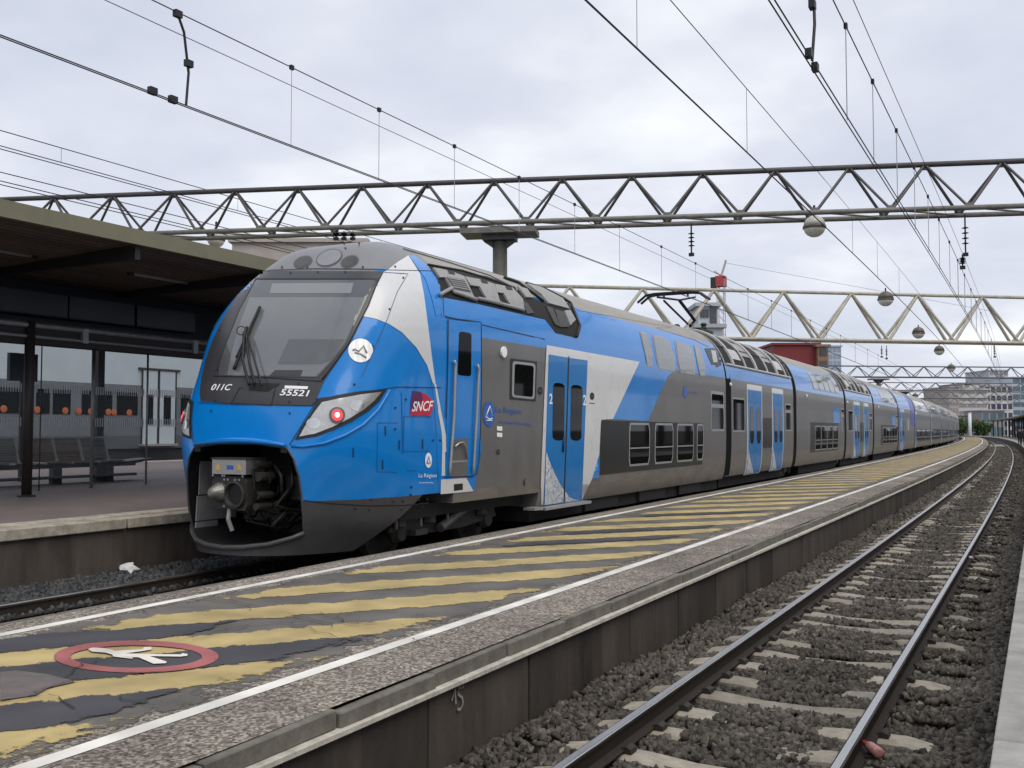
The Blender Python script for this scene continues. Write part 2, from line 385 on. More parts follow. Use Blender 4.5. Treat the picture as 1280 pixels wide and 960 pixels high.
# diagonal hatch: yellow stripes every 1.68 m, slate stripes between the nearest ones
def hatch(name, m, tc_, aL, aR, hw, slope=1.43, lift=.0075, wob=.03):
    n = 18; Q = (0, .22, .5, .78, 1); EQ = (0, .8, 1, .8, 0); v = []; f = []; ed = []
    for i in range(n + 1):
        s = i / n; a = aL + (aR - aL) * s; tt = tc_ + (a + 5.4) * slope; en = min(1, s / .14, (1 - s) / .14)
        lo = -hw * 1.12 + random.uniform(-wob, wob); hi = hw * 1.12 + random.uniform(-wob, wob)
        for q, e_ in zip(Q, EQ): v.append(W(a, tt + lo + (hi - lo) * q, pz(a) + lift)); ed.append(e_ * en)
    k = len(Q)
    for i in range(n):
        for j in range(k - 1): f.append((i * k + j, i * k + j + 1, i * k + k + j + 1, i * k + k + j))
    o = MB().add(v, f).build(name, m, mp_); at = o.data.attributes.new('edge', 'FLOAT', 'POINT'); at.data.foreach_set('value', ed); return o
PER = 1.68
for k in range(-3, 26):
    tcn_ = 6.87 + k * PER
    hatch('yellow_stripe', YEL, tcn_, -6.60 + random.uniform(-.06, .1), -4.25 + random.uniform(-.08, .04), .46 + random.uniform(-.04, .04), lift=.0075, wob=.05)
for k in (-2.5, -1.5):
    hatch('slate_stripe', DKP, 6.87 + k * PER, -6.6, -4.4, .50, lift=.0115)
hatch('slate_stripe', DKP, 6.87 - .5 * PER, -6.65, -5.6, .46, lift=.0115)
for k in (3.5, 4.5, 6.5): hatch('slate_stripe', DKP, 6.87 + k * PER, -6.3, -4.6, .28, lift=.0115)
YELF = paint('faded_yellow_paint', (.44, .355, .19), .66, .7, 4)
for k in range(26, 145): hatch('faded_stripe', YELF, 6.87 + k * PER, -6.6, -4.25, .52, lift=.0075, wob=.01)
# painted no-walking pictogram: ring and striding figure, read from the track side
def px_ground(px, py, z=.54):
    p = onZ(px, py, z)
    for _ in range(3): p = onZ(px, py, pz(p.x))
    return p.x, p.y
def ring(name, m, c, rx, ry, wd, lift):
    n = 56; v = []; f = []; ed = []
    for i in range(n):
        an = 2 * math.pi * i / n
        for k, q in enumerate((0, .25, .75, 1)):
            x = c[0] + math.cos(an) * (rx - wd * q); y = c[1] + math.sin(an) * (ry - wd * q * .30)
            a_, t_ = px_ground(x, y); v.append(W(a_, t_, pz(a_) + lift)); ed.append(1.0 if k in (1, 2) else .2)
    for i in range(n):
        for k in range(3):
            j = (i + 1) % n; f.append((i * 4 + k, j * 4 + k, j * 4 + k + 1, i * 4 + k + 1))
    o = MB().add(v, f).build(name, m, mp_); at = o.data.attributes.new('edge', 'FLOAT', 'POINT'); at.data.foreach_set('value', ed); return o
def z1g(x, y): return (x / 3, 640 + y / 3)
ring('red_ring', REDP, (170.3, 823.5), 103, 20.3, 21, .0155)
fig = [(330, 525), (345, 519), (385, 520), (415, 526), (430, 531), (535, 525), (540, 517), (567, 516), (568, 526), (540, 531), (470, 541), (600, 544), (678, 545), (683, 540), (703, 543), (702, 550), (676, 553), (560, 551), (625, 572), (622, 578), (575, 580), (520, 556), (455, 553), (500, 557), (495, 561), (425, 553), (420, 545), (395, 538), (345, 534)]
def ground_px_poly(name, m, pts, lift, inset=.012): return ground_poly(name, m, [px_ground(*p) for p in pts], lift, inset)
ground_px_poly('walking_figure', WHP, [z1g(*p) for p in fig], .0195, 0)
# repair patch and cracks
PATCH = mat('asphalt_patch', (.13, .11, .105), .9, var=.25, scale=5, bump=.4, bscale=60)
ground_px_poly('repair_patch', PATCH, [(0, 843), (20, 841), (60, 846), (95, 855), (60, 863), (45, 872), (0, 879)], .0155, 0)
CRK = mat('crack_dark', (.02, .018, .017), .95, var=.3)
def crack(pts, wd=.012, jit=.03, nseg=5):
    P = [px_ground(*p) for p in pts]; Q = [P[0]]
    for p, q in zip(P[:-1], P[1:]):
        for i in range(1, nseg + 1):
            s = i / nseg; Q.append((p[0] + (q[0] - p[0]) * s + random.uniform(-jit, jit), p[1] + (q[1] - p[1]) * s + random.uniform(-jit, jit)))
    v = []; f = []
    for i, (a, t) in enumerate(Q):
        a2, t2 = Q[min(i + 1, len(Q) - 1)]; a1, t1 = Q[max(0, i - 1)]
        d = Vector((a2 - a1, t2 - t1)).normalized(); n = Vector((-d.y, d.x)); k = wd * random.uniform(.3, 1)
        for s in (-1, 1): v.append(W(a + n.x * k * s * .5, t + n.y * k * s * .5, pz(a) + .0225))
    f = [(2 * i, 2 * i + 1, 2 * i + 3, 2 * i + 2) for i in range(len(Q) - 1)]
    return MB().add(v, f).build('crack', CRK, mp_)
for c in [[(0, 880), (45, 873), (60, 862), (100, 854)], [(60, 873), (100, 889)], [(80, 850), (105, 833), (140, 826)],
          [(240, 804), (290, 789), (320, 783), (360, 781), (420, 800)], [(215, 743), (260, 745), (330, 762)], [(225, 745), (290, 757), (318, 765)],
          [(360, 770), (400, 779), (420, 787)], [(340, 781), (410, 775), (440, 768)], [(516, 801), (545, 810), (582, 813)], [(300, 741), (250, 739)],
          [(655, 757), (702, 765)], [(729, 734), (765, 739)], [(650, 663), (760, 668), (830, 678)], [(560, 705), (640, 703), (700, 707)], [(820, 640), (900, 650), (960, 655)], [(150, 875), (190, 886)], [(400, 768), (440, 784), (470, 782)], [(930, 600), (1010, 615)]]:
    crack(c)
# painted number on the wall
def text_mesh(txt, size=1.0, shear=0.0, bold=.018):
    cu = bpy.data.curves.new('t', 'FONT'); cu.body = txt; cu.size = size; cu.shear = shear; cu.resolution_u = 3; cu.offset = bold; cu.align_x = 'LEFT'
    o = bpy.data.objects.new('t', cu); COL.objects.link(o); bpy.context.view_layer.update()
    me = bpy.data.meshes.new_from_object(o.evaluated_get(bpy.context.evaluated_depsgraph_get()))
    bpy.data.objects.remove(o); bpy.data.curves.remove(cu)
    co = [v.co.copy() for v in me.vertices]; x0 = min(c.x for c in co); x1 = max(c.x for c in co); y0 = min(c.y for c in co); y1 = max(c.y for c in co)
    uv = [((c.x - x0) / (x1 - x0), (c.y - y0) / (y1 - y0)) for c in co]; fs = [tuple(p.vertices) for p in me.polygons]
    bpy.data.meshes.remove(me); return uv, fs
CHALK = paint('chalky_number_paint', (.34, .33, .31), .36, 0.0, 22)
def stroke_wall(pts, wd):
    v = []; f = []
    P = [onX(x, y, PAR + .006) for x, y in pts]
    for i, p in enumerate(P):
        d = (P[min(i + 1, len(P) - 1)] - P[max(0, i - 1)]).normalized(); n = Vector((0, -d.z, d.y)) * wd
        v += [p - n, p + n]
    f = [(2 * i, 2 * i + 1, 2 * i + 3, 2 * i + 2) for i in range(len(P) - 1)]
    return v, f
mbn = MB()
for st in ([(565, 876), (569, 861), (570, 880)], [(580, 858), (574, 860), (573, 868), (578, 872), (579, 880), (575, 887), (572, 886)]): mbn.add(*stroke_wall(st, .010))
mbn.build('wall_number_15', CHALK, mp_)

# ---- right platform
SLABM = mat('concrete_slab', (0.40, 0.39, 0.36), .85, var=.22, scale=5, bump=.5, bscale=45, obj_rand=.10)
rp = strip('right_platform', ASPH, None, RPA + 1.0, 9.0, RPZ, -3, 330); tag(rp, kind='structure')
rp_core = sweep('platform_core', CONC, rp, [(RPA + .05, -.6), (RPA + .05, RPZ - .09), (9, RPZ - .09), (9, -.6)], -3, 330, 3)
sm = boxmesh('edge_slab', 1.22, .548, .085, .006)
t = .5
while t < 45:
    x, y, h = frame(t + .27)
    o = put('edge_slab', sm, SLABM, rp); o.location = W(RPA + .61, t + .27, RPZ - .082 + random.uniform(-.003, .003)); o.rotation_euler = (random.uniform(-.004, .004), 0, h)
    t += .556
sweep('edge_run', SLABM, rp, [(RPA, RPZ - .085), (RPA, RPZ), (RPA + 1.2, RPZ), (RPA + 1.2, RPZ - .085)], t + .01, 330, 3)

# ---- left platform
LPM = mat('brown_platform_surface', (0.15, 0.12, 0.115), .6, var=.2, scale=3, bump=.25, bscale=60)
LEDGE2 = mat('worn_coping', (0.36, 0.32, 0.26), .85, var=.4, scale=6, bump=.6, bscale=25, obj_rand=.12)
lp = strip('left_platform', LPM, None, LPA - .62, FARP, LPZ, -2, 330); tag(lp, kind='structure')
sweep('platform_core', CONC, lp, [(LPA - .06, -.6), (LPA - .06, LPZ - .16), (FARP + .1, LPZ - .02), (FARP + .1, -.6)], -2, 330, 3)
ck = boxmesh('coping_stone', .30, 1.97, .14, .012); ck2 = boxmesh('coping_slab', .33, 1.98, .09, .01)
t = 3.3
while t < 30:
    x, y, h = frame(t + 1)
    o = put('coping_stone', ck, LEDGE2, lp); o.location = W(LPA - .15, t + 1, LPZ - .145 + random.uniform(-.006, .004)); o.rotation_euler = (0, 0, h + random.uniform(-.003, .003))
    o = put('coping_slab', ck2, LEDGE2, lp); o.location = W(LPA - .475, t + 1, LPZ - .088 + random.uniform(-.003, .003)); o.rotation_euler = (0, 0, h)
    t += 2.0
sweep('coping_run', LEDGE2, lp, [(LPA - .63, LPZ - .14), (LPA - .63, LPZ), (LPA, LPZ), (LPA, LPZ - .14)], t + .02, 330, 3)
LWALL = mat('stained_wall', (0.36, 0.335, 0.275), .9, var=.65, scale=3.5, bump=.6, bscale=16, obj_rand=.2, stretch=(1, 1, .2))
lw = boxmesh('wall_panel', .08, 1.99, 1.1, .006)
t = 2.3
while t < 22:
    x, y, h = frame(t + 1)
    o = put('wall_panel', lw, LWALL, lp); o.location = W(LPA - .20 + random.uniform(-.005, .005), t + 1, LPZ - 1.245); o.rotation_euler = (0, 0, h); t += 2.0
strip('edge_line', WLINE, lp, FARP + .5, FARP + .9, LPZ + .004, -2, 120)

# ================================================================== TRACKS
RAILSIDE = mat('rusty_rail_side', (0.028, 0.021, 0.017), .75, metal=.2, var=.4, scale=20)
RAILTOP = mat('polished_rail_head', (0.48, 0.47, 0.46), .25, metal=.9, var=.12, scale=12, stretch=(1, .1, 1))
SLEEP = mat('concrete_sleeper', (0.30, 0.27, 0.22), .85, var=.3, scale=7, bump=.6, bscale=35, obj_rand=.22)
CLIP = mat('rail_clip_steel', (0.03, 0.025, 0.022), .7, var=.3)
def rail(parent, a, z, t0, t1, tilt=0):
    prof = [(-.07, -.16), (-.07, -.15), (-.012, -.13), (-.012, -.045), (-.035, -.03), (-.035, -.004), (.035, -.004), (.035, -.03), (.012, -.045), (.012, -.13), (.07, -.15), (.07, -.16)]
    r = sweep('rail', RAILSIDE, parent, [(a + p, z + q) for p, q in prof], t0, t1, 2)
    strip('running_surface', RAILTOP, r, a - .024, a + .026, z + .001, t0, t1)
    sweep('polished_edge', RAILTOP, r, [(a + .0355, z - .012), (a + .030, z + .0015), (a + .0372, z - .004)], t0, t1, 2)
    return r
# sleeper: monobloc with raised rail seats and a low waist
def sleeper_mesh():
    xs = [-1.2, -1.17, -1.0, -.55, -.2, .2, .55, 1.0, 1.17, 1.2]; zt = [-.24, -.195, -.164, -.172, -.200, -.200, -.172, -.164, -.195, -.24]
    b_ = MB(); v = []; f = []
    for x, z in zip(xs, zt): v += [(x, -.145, -.36), (x, -.125, z - .018), (x, -.095, z), (x, .095, z), (x, .125, z - .018), (x, .145, -.36)]
    n = len(xs)
    for i in range(n - 1): f += [(i * 6 + j, i * 6 + (j + 1) % 6, (i + 1) * 6 + (j + 1) % 6, (i + 1) * 6 + j) for j in range(6)]
    f += [tuple(range(6)), tuple((n - 1) * 6 + j for j in range(6))]
    return b_.add(v, f).mesh('sleeper')
slm = sleeper_mesh()
clm = []
for s in (-1, 1): clm.append(MB().prism([(s * .068, -.165), (s * .13, -.165), (s * .125, -.135), (s * .09, -.118), (s * .05, -.13)], 'y', -.055, .055).mesh('rail_clip'))
tr1 = tag(empty('railway_track'), 'near railway track with polished rails on concrete sleepers, between the two platforms', 'railway track')
TC1 = -1.92
rail(tr1, TC1 - .755, 0, .3, 330); rail(tr1, TC1 + .755, 0, .3, 330)
t = 1.2; SLT = []
while t < 178:
    x, y, h = frame(t)
    o = put('sleeper', slm, SLEEP, tr1); o.location = W(TC1 + random.uniform(-.01, .01), t, random.uniform(-.012, .004)); o.rotation_euler = (0, 0, h + random.uniform(-.006, .006))
    SLT.append(t)
    if 4 < t < 24:
        for s in (-1, 1):
            for q_ in (0, 1): c = put('rail_clip', clm[q_], CLIP, o); c.location = (s * .755, 0, 0)
    t += .6 + random.uniform(-.01, .01)
tr2 = tag(empty('railway_track'), 'left railway track in shadow under the blue train, dark rail showing', 'railway track')
rail(tr2, -8.9 - .755, RAIL2, .3, 330); rail(tr2, -8.9 + .755, RAIL2, .3, 330)
t = 1.2
while t < 16:
    o = put('sleeper', slm, SLEEP, tr2); o.location = W(-8.9, t, RAIL2 - .02); t += .6
# ballast: loose stones as real geometry
def stones(name, m, spots, size, seed):
    r = np.random.default_rng(seed)
    ico = np.array([(x, y, z) for x in (-1, 1) for y in (-1, 1) for z in (-1, 1)]) * .8
    fc = np.array([(0, 1, 3), (0, 3, 2), (4, 6, 7), (4, 7, 5), (0, 4, 5), (0, 5, 1), (2, 3, 7), (2, 7, 6), (0, 2, 6), (0, 6, 4), (1, 5, 7), (1, 7, 3)])
    n = len(spots); V = np.tile(ico, (n, 1, 1)) * r.uniform(.35, 1.3, (n, 8, 3))
    sc = np.asarray(size)[:, None] * np.stack([r.uniform(.8, 1.4, n), r.uniform(.7, 1.1, n), r.uniform(.5, .9, n)], 1)
    V = V * sc[:, None, :]
    q = r.normal(size=(n, 4)); q /= np.linalg.norm(q, axis=1)[:, None]; a, b_, c, d = q.T
    R = np.stack([np.stack([1 - 2 * (c * c + d * d), 2 * (b_ * c - a * d), 2 * (b_ * d + a * c)], -1), np.stack([2 * (b_ * c + a * d), 1 - 2 * (b_ * b_ + d * d), 2 * (c * d - a * b_)], -1), np.stack([2 * (b_ * d - a * c), 2 * (c * d + a * b_), 1 - 2 * (b_ * b_ + c * c)], -1)], -2)
    V = np.einsum('nij,nkj->nki', R, V) + np.asarray(spots)[:, None, :]
    me = bpy.data.meshes.new(name); me.vertices.add(n * 8); me.vertices.foreach_set('co', V.reshape(-1))
    Fc = (fc[None] + (np.arange(n) * 8)[:, None, None]).reshape(-1)
    me.loops.add(len(Fc)); me.loops.foreach_set('vertex_index', Fc); me.polygons.add(n * 12); me.polygons.foreach_set('loop_start', np.arange(n * 12) * 3); me.polygons.foreach_set('loop_total', np.full(n * 12, 3))
    me.update(calc_edges=True)
    colr = np.repeat(r.uniform(0, 1, n), 8); at = me.attributes.new('tone', 'FLOAT', 'POINT'); at.data.foreach_set('value', colr.astype(np.float32))
    return put(name, me, m)
def stonemat(name, cols):
    m = bpy.data.materials.new(name); m.use_nodes = True; t = m.node_tree; b_ = t.nodes['Principled BSDF']; L = t.links.new
    at = t.nodes.new('ShaderNodeAttribute'); at.attribute_name = 'tone'; r = t.nodes.new('ShaderNodeValToRGB'); L(at.outputs['Fac'], r.inputs[0])
    while len(r.color_ramp.elements) < len(cols): r.color_ramp.elements.new(.5)
    for i, c in enumerate(cols): r.color_ramp.elements[i].position = i / (len(cols) - 1); r.color_ramp.elements[i].color = tuple(c) + (1,)
    g_ = t.nodes.new('ShaderNodeNewGeometry'); n = t.nodes.new('ShaderNodeTexNoise'); n.inputs['Scale'].default_value = 60; n.inputs['Detail'].default_value = 4; L(g_.outputs['Position'], n.inputs['Vector'])
    n2 = t.nodes.new('ShaderNodeTexNoise'); n2.inputs['Scale'].default_value = .7; n2.inputs['Detail'].default_value = 4; L(g_.outputs['Position'], n2.inputs['Vector'])
    ml = t.nodes.new('ShaderNodeMath'); ml.operation = 'MULTIPLY'; L(n.outputs['Fac'], ml.inputs[0]); L(n2.outputs['Fac'], ml.inputs[1])
    mr = t.nodes.new('ShaderNodeMapRange'); mr.inputs['From Min'].default_value = .1; mr.inputs['From Max'].default_value = .42; mr.inputs['To Min'].default_value = .6; mr.inputs['To Max'].default_value = 1.4; L(ml.outputs[0], mr.inputs[0])
    hs = t.nodes.new('ShaderNodeHueSaturation'); L(mr.outputs[0], hs.inputs['Value']); L(r.outputs[0], hs.inputs['Color']); L(hs.outputs[0], b_.inputs['Base Color'])
    b_.inputs['Roughness'].default_value = .8; b_.inputs['Specular IOR Level'].default_value = .35
    return m
BAL1 = stonemat('dark_ballast_stone', [(.03, .027, .023), (.065, .058, .049), (.11, .098, .083), (.075, .065, .052), (.17, .152, .13)])
BAL2 = stonemat('bluish_ballast_stone', [(.02, .022, .024), (.045, .048, .05), (.08, .083, .085), (.06, .062, .062)])
def scatter(t0, t1, a0, a1, dens, size, zf, avoid=None):
    n = int((t1 - t0) * (a1 - a0) * dens); ts = rng.uniform(t0, t1, n); As = rng.uniform(a0, a1, n); P = []; Z = []
    for a, t in zip(As, ts):
        z = zf(a, t)
        if z is None: continue
        p = W(a, t, z); P.append((p.x, p.y, p.z + rng.uniform(-.012, .012))); Z.append(size * rng.uniform(.65, 1.3))
    return P, Z
SLA = np.array(SLT)
def zb1(a, t):
    x = abs(a - TC1)
    if abs(x - .755) < .055: return None
    und = .022 * math.sin(t * 1.1 + a * 2) + .018 * math.sin(t * 2.7 - a * 3)
    k_ = SLA[np.abs(SLA - t).argmin()]; on = abs(k_ - t) < .13
    cov = .5 + .5 * math.sin(k_ * 7.3) 
    if on and a > TC1 and x > .84 and math.sin(k_ * 3.7) > -.35: return -.16 + und * .4
    if on and x < 1.17:
        if x > .10 + .42 * cov and x < 1.12: return None
        return -.19 + und * .5 if x < .55 and cov > .25 else None
    if x < 1.25: return -.222 + .03 * max(0, .5 - x) + und * .6
    return -.20 + min(.05, (x - 1.25) * .3) + und
P, Z = [], []
for seg in ((4.0, 12, 900, .034), (12, 24, 560, .038), (24, 45, 230, .05), (45, 80, 80, .065), (80, 150, 22, .10)):
    p, z = scatter(seg[0], seg[1], PAR + .02, RPA - .02, seg[2], seg[3], zb1); P += p; Z += z
tag(stones('ballast', BAL1, P, Z, 3), 'dark crushed stone ballast around the near concrete sleepers', 'ballast', kind='stuff')
def zb2(a, t):
    if a > -9.58: return None
    return RAIL2 - .14 + max(0, (-9.75 - a)) * .10
P, Z = scatter(5.5, 14, LPA + .02, -9.6, 750, .036, zb2)
tag(stones('ballast', BAL2, P, Z, 4), 'bluish ballast bank at the foot of the left platform wall', 'ballast', kind='stuff')
# ================================================================== THE TRAIN
TX, TT = -8.9, 9.15                          # track centre and nose position; rail level RAIL2
def interp(v, pts):
    vs = [p[0] for p in pts]; o = []; n = len(vs)
    i = max(0, min(n - 2, next((j for j in range(n - 1) if v <= vs[j + 1]), n - 2)))
    for k in range(1, len(pts[0])):
        ys = [p[k] for p in pts]; d = [(ys[j + 1] - ys[j]) / (vs[j + 1] - vs[j]) for j in range(n - 1)]
        m = [d[0]] + [0 if d[j - 1] * d[j] <= 0 else 2 * d[j - 1] * d[j] / (d[j - 1] + d[j]) for j in range(1, n - 1)] + [d[-1]]
        h = vs[i + 1] - vs[i]; s = (v - vs[i]) / h
        o.append((2 * s**3 - 3 * s * s + 1) * ys[i] + (s**3 - 2 * s * s + s) * h * m[i] + (-2 * s**3 + 3 * s * s) * ys[i + 1] + (s**3 - s * s) * h * m[i + 1])
    return o
HW, ZS, ZT, NS = 1.6, 2.95, 4.62, 2.3        # half width, spring of the roof curve, roof top, roundness
def roofpt(f):
    a = f * math.pi / 2
    return HW * max(0, math.cos(a)) ** (2 / NS), ZS + (ZT - ZS) * math.sin(a) ** (2 / NS)
NC = [(0, 0.0, .30), (.12, .036, .75), (.25, .121, 1.3), (.36, .271, 1.76), (.45, .425, 2.19), (.53, .575, 2.5), (.64, .822, 3.1), (.75, 1.174, 3.65), (.83, 1.517, 4.06), (.91, 1.904, 4.42), (1, 2.85, 4.62)]
NE = [(0, .68), (.2, .534), (.4, .425), (.5, .42), (.92, .42), (1, 1)]
NK = [(0, .275), (.2, .149), (.4, .0), (1, 0)]                              # gentle bow of the nose in plan
BL = [(0, 1.36, .30), (.12, 1.54, .75), (.25, 1.59, 1.3), (.36, 1.6, 1.76), (.45, 1.6, 2.15), (.53, 1.6, 2.5), (.62, 1.6, ZS)]
def Bs(v):
    return roofpt((v - .62) / .38) if v >= .62 else tuple(interp(v, BL))
Y1 = 2.85
def NS_(u, v):
    yc, zc = interp(v, NC); xb, zb = Bs(v); e, = interp(v, NE)
    s, c = math.sin(u * math.pi / 2), max(0, math.cos(u * math.pi / 2))
    k = max(0, interp(v, NK)[0]); x = xb * s ** e
    return x, yc + k * x * x + (Y1 - yc - k * xb * xb) * (1 - c ** e), zc + (zb - zc) * u * u
VSK = .172                                   # skirt seam
VCAP = .795                                  # seam above the windscreen
def v_of_z(z):
    lo, hi = 0.0, 1.0
    for _ in range(40):
        m = (lo + hi) / 2
        if Bs(m)[1] < z: lo = m
        else: hi = m
    return lo
VBLUE = v_of_z(3.20); VROOF = v_of_z(4.12)
VL = sorted(set([i / 40 for i in range(41)] + [VSK, VCAP, VBLUE, VROOF, .62]))
UL = [math.copysign(abs(-1 + i / 40) ** 1.5, -1 + i / 40) for i in range(81)]
def nose_shell():
    b = MB(); n = len(UL)
    v = []
    for vv in VL:
        for u in UL:
            x, y, z = NS_(abs(u), vv); v.append((x if u >= 0 else -x, y, z))
    f = []; mi = []
    for i in range(len(VL) - 1):
        vm = (VL[i] + VL[i + 1]) / 2; k = 1 if vm < VSK else (2 if vm > VCAP else 0)
        for j in range(n - 1): f.append((i * n + j, i * n + j + 1, (i + 1) * n + j + 1, (i + 1) * n + j)); mi.append(k)
    return v, f, mi
nv, nf, nmi = nose_shell()
def section(zlow):
    """half-open body section, platform side bottom up over the roof to the far side"""
    pts = [(vv,) + Bs(vv) for vv in VL]
    i0 = next(i for i, p in enumerate(pts) if p[2] > zlow + .01)
    v0 = v_of_z(zlow); pts = [(v0,) + Bs(v0)] + pts[i0:]
    return [(p[1], p[2], p[0]) for p in pts] + [(-p[1], p[2], p[0]) for p in pts[-2::-1]]
def body(name, parent, y0, y1, zlow, mats, zone, closed=True, ny=1):
    sec = section(zlow); k = len(sec); b = MB(); v = []; f = []; mi = []
    for i in range(ny + 1):
        y = y0 + (y1 - y0) * i / ny; v += [(x, y, z) for x, z, _ in sec]
    for i in range(ny):
        for j in range(k - 1):
            f.append((i * k + j, i * k + j + 1, (i + 1) * k + j + 1, (i + 1) * k + j)); mi.append(zone((sec[j][2] + sec[j + 1][2]) / 2))
    n0 = len(v); v += [(x, y0, z) for x, z, _ in sec] + [(x, y1, z) for x, z, _ in sec]
    f += [tuple(n0 + j for j in range(k)), tuple(n0 + k + j for j in range(k))]; mi += [0, 0]
    n1 = len(v); v += [(sec[-1][0], y0, sec[-1][1]), (sec[0][0], y0, sec[0][1]), (sec[0][0], y1, sec[0][1]), (sec[-1][0], y1, sec[-1][1])]; f.append((n1, n1 + 1, n1 + 2, n1 + 3)); mi.append(0)
    b.v, b.f, b.mi = v, f, mi
    me = b.mesh(name); o = put(name, me, mats, parent)
    for p in me.polygons: p.use_smooth = len(p.vertices) == 4
    return o, v, [q for q in f if len(q) == 4]

cab = empty('cab_car', (TX, TT, RAIL2), 0, 'blue and grey double-deck cab car with dark windscreen, nose towards the camera', 'train car', 'coupled cars of the blue regional train')
OFFS = Vector((TX, TT, RAIL2))
LEN1 = t_at(906.5, -7.3) - TT
YD = t_at(676.5, -7.3) - TT                  # where the low-floor double-deck body starts
zoneb = lambda v: 1 if v < VSK else (0 if v < VBLUE else (2 if v < VROOF else 3))
bodyA, va, fa = body('car_body', cab, Y1, YD, .80, [GREY, SKIRT, BLUE, ROOFG], zoneb)
bodyB, vb, fb = body('double_deck_body', cab, YD + .002, LEN1, .555, [GREY, SKIRT, BLUE, ROOFG], zoneb)
# ray targets for everything that sits on the skin
tv = list(nv) + list(va) + list(vb); tf = [tuple(q) for q in nf] + [tuple(i + len(nv) for i in q) for q in fa] + [tuple(i + len(nv) + len(va) for i in q) for q in fb]
BVH = BVHTree.FromPolygons([Vector(p) for p in tv], tf)
EYEL = EYEV - OFFS
def hit(x, y, off=0.0):
    d = ray(x, y).normalized(); r = BVH.ray_cast(EYEL, d)
    if r[0] is None:
        r = min((BVH.find_nearest(EYEL + d * k) for k in (10, 11, 12, 13, 14, 16, 18, 20, 22, 24, 26, 28)), key=lambda q: q[3])
    co, n = r[0], r[1]
    if n.dot(d) > 0: n = -n
    return co + n * off, n
def fhit(x, z, off=0.0):
    r = BVH.ray_cast(Vector((x, -4, z)), Vector((0, 1, 0)))
    if r[0] is None: r = BVH.find_nearest(Vector((x, 1, z)))
    co, n = r[0], r[1]
    if n.y > 0: n = -n
    return co + n * off, n
def patch(name, poly, m, parent=cab, off=.004, step=5.0, mode='px', thick=0.0, mirror=False, smooth=True):
    """outline (photo pixels, or front-view x,z) laid onto the car's skin as a piece of its own"""
    bm = bmesh.new(); vs = [bm.verts.new((p[0], p[1], 0)) for p in poly]; bm.faces.new(vs)
    bmesh.ops.triangulate(bm, faces=bm.faces[:])
    xs = [p[0] for p in poly]; ys = [p[1] for p in poly]
    for ax, lo, hi in ((0, min(xs), max(xs)), (1, min(ys), max(ys))):
        k = int((hi - lo) / step)
        for i in range(1, k + 1):
            c = lo + (hi - lo) * i / (k + 1); co = (c, 0, 0) if ax == 0 else (0, c, 0); no = (1, 0, 0) if ax == 0 else (0, 1, 0)
            bmesh.ops.bisect_plane(bm, geom=bm.verts[:] + bm.edges[:] + bm.faces[:], plane_co=co, plane_no=no)
    bm.verts.ensure_lookup_table()
    fn = hit if mode == 'px' else fhit
    top = [fn(v.co.x, v.co.y, off + thick) for v in bm.verts]
    low = [t_[0] - t_[1] * (thick + .003) for t_ in top] if thick else None
    bm.verts.index_update(); fs = [tuple(v.index for v in f.verts) for f in bm.faces]
    V = [t_[0] for t_ in top]; Fs = list(fs)
    # face outward
    out_ = []
    for f in fs:
        a_, b_, c_ = V[f[0]], V[f[1]], V[f[2]]; nn = (b_ - a_).cross(c_ - a_)
        out_.append(f if nn.dot(top[f[0]][1]) > 0 else f[::-1])
    Fs = out_
    if thick:
        n0 = len(V); V = V + low
        for ed in bm.edges:
            if len(ed.link_faces) == 1: a_, b_ = ed.verts[0].index, ed.verts[1].index; Fs.append((a_, b_, b_ + n0, a_ + n0))
    bm.free()
    if mirror == 'only': V = [Vector((-p.x, p.y, p.z)) for p in V]; Fs = [f[::-1] for f in Fs]
    me = bpy.data.meshes.new(name); me.from_pydata([tuple(p) for p in V], [], Fs); me.update()
    o = put(name, me, m, parent)
    if smooth and not thick: me.polygons.foreach_set('use_smooth', [True] * len(me.polygons))
    if mirror is True:
        me2 = bpy.data.meshes.new(name); me2.from_pydata([(-p.x, p.y, p.z) for p in V], [], [f[::-1] for f in Fs]); me2.update(); put(name, me2, m, parent)
    return o
def seam(pts, m=None, wd=1.1, off=.005, parent=cab, name='panel_seam', sub=6, mirror=False):
    Q = []
    for p, q in zip(pts[:-1], pts[1:]):
        k = max(1, int(math.hypot(q[0] - p[0], q[1] - p[1]) / sub))
        Q += [(p[0] + (q[0] - p[0]) * i / k, p[1] + (q[1] - p[1]) * i / k) for i in range(k)]
    Q.append(pts[-1]); v = []; f = []
    for i, p in enumerate(Q):
        a_, b_ = Q[max(0, i - 1)], Q[min(len(Q) - 1, i + 1)]; dx, dy = b_[0] - a_[0], b_[1] - a_[1]; l = math.hypot(dx, dy) or 1
        nx, ny = -dy / l * wd / 2, dx / l * wd / 2
        v += [hit(p[0] + nx, p[1] + ny, off)[0], hit(p[0] - nx, p[1] - ny, off)[0]]
    f = [(2 * i, 2 * i + 1, 2 * i + 3, 2 * i + 2) for i in range(len(Q) - 1)]
    if mirror: MB().add([Vector((-p.x, p.y, p.z)) for p in v], f).build(name, m or BLACK, parent)
    return MB().add(v, f).build(name, m or BLACK, parent)
def skintube(pts, r, m, off, name, parent=cab, n=6, sub=8):
    Q = []
    for p, q in zip(pts[:-1], pts[1:]):
        k = max(1, int(math.hypot(q[0] - p[0], q[1] - p[1]) / sub)); Q += [(p[0] + (q[0] - p[0]) * i / k, p[1] + (q[1] - p[1]) * i / k) for i in range(k)]
    Q.append(pts[-1])
    return MB().tube([hit(*p, off)[0] for p in Q], r, n).build(name, m, parent, True)
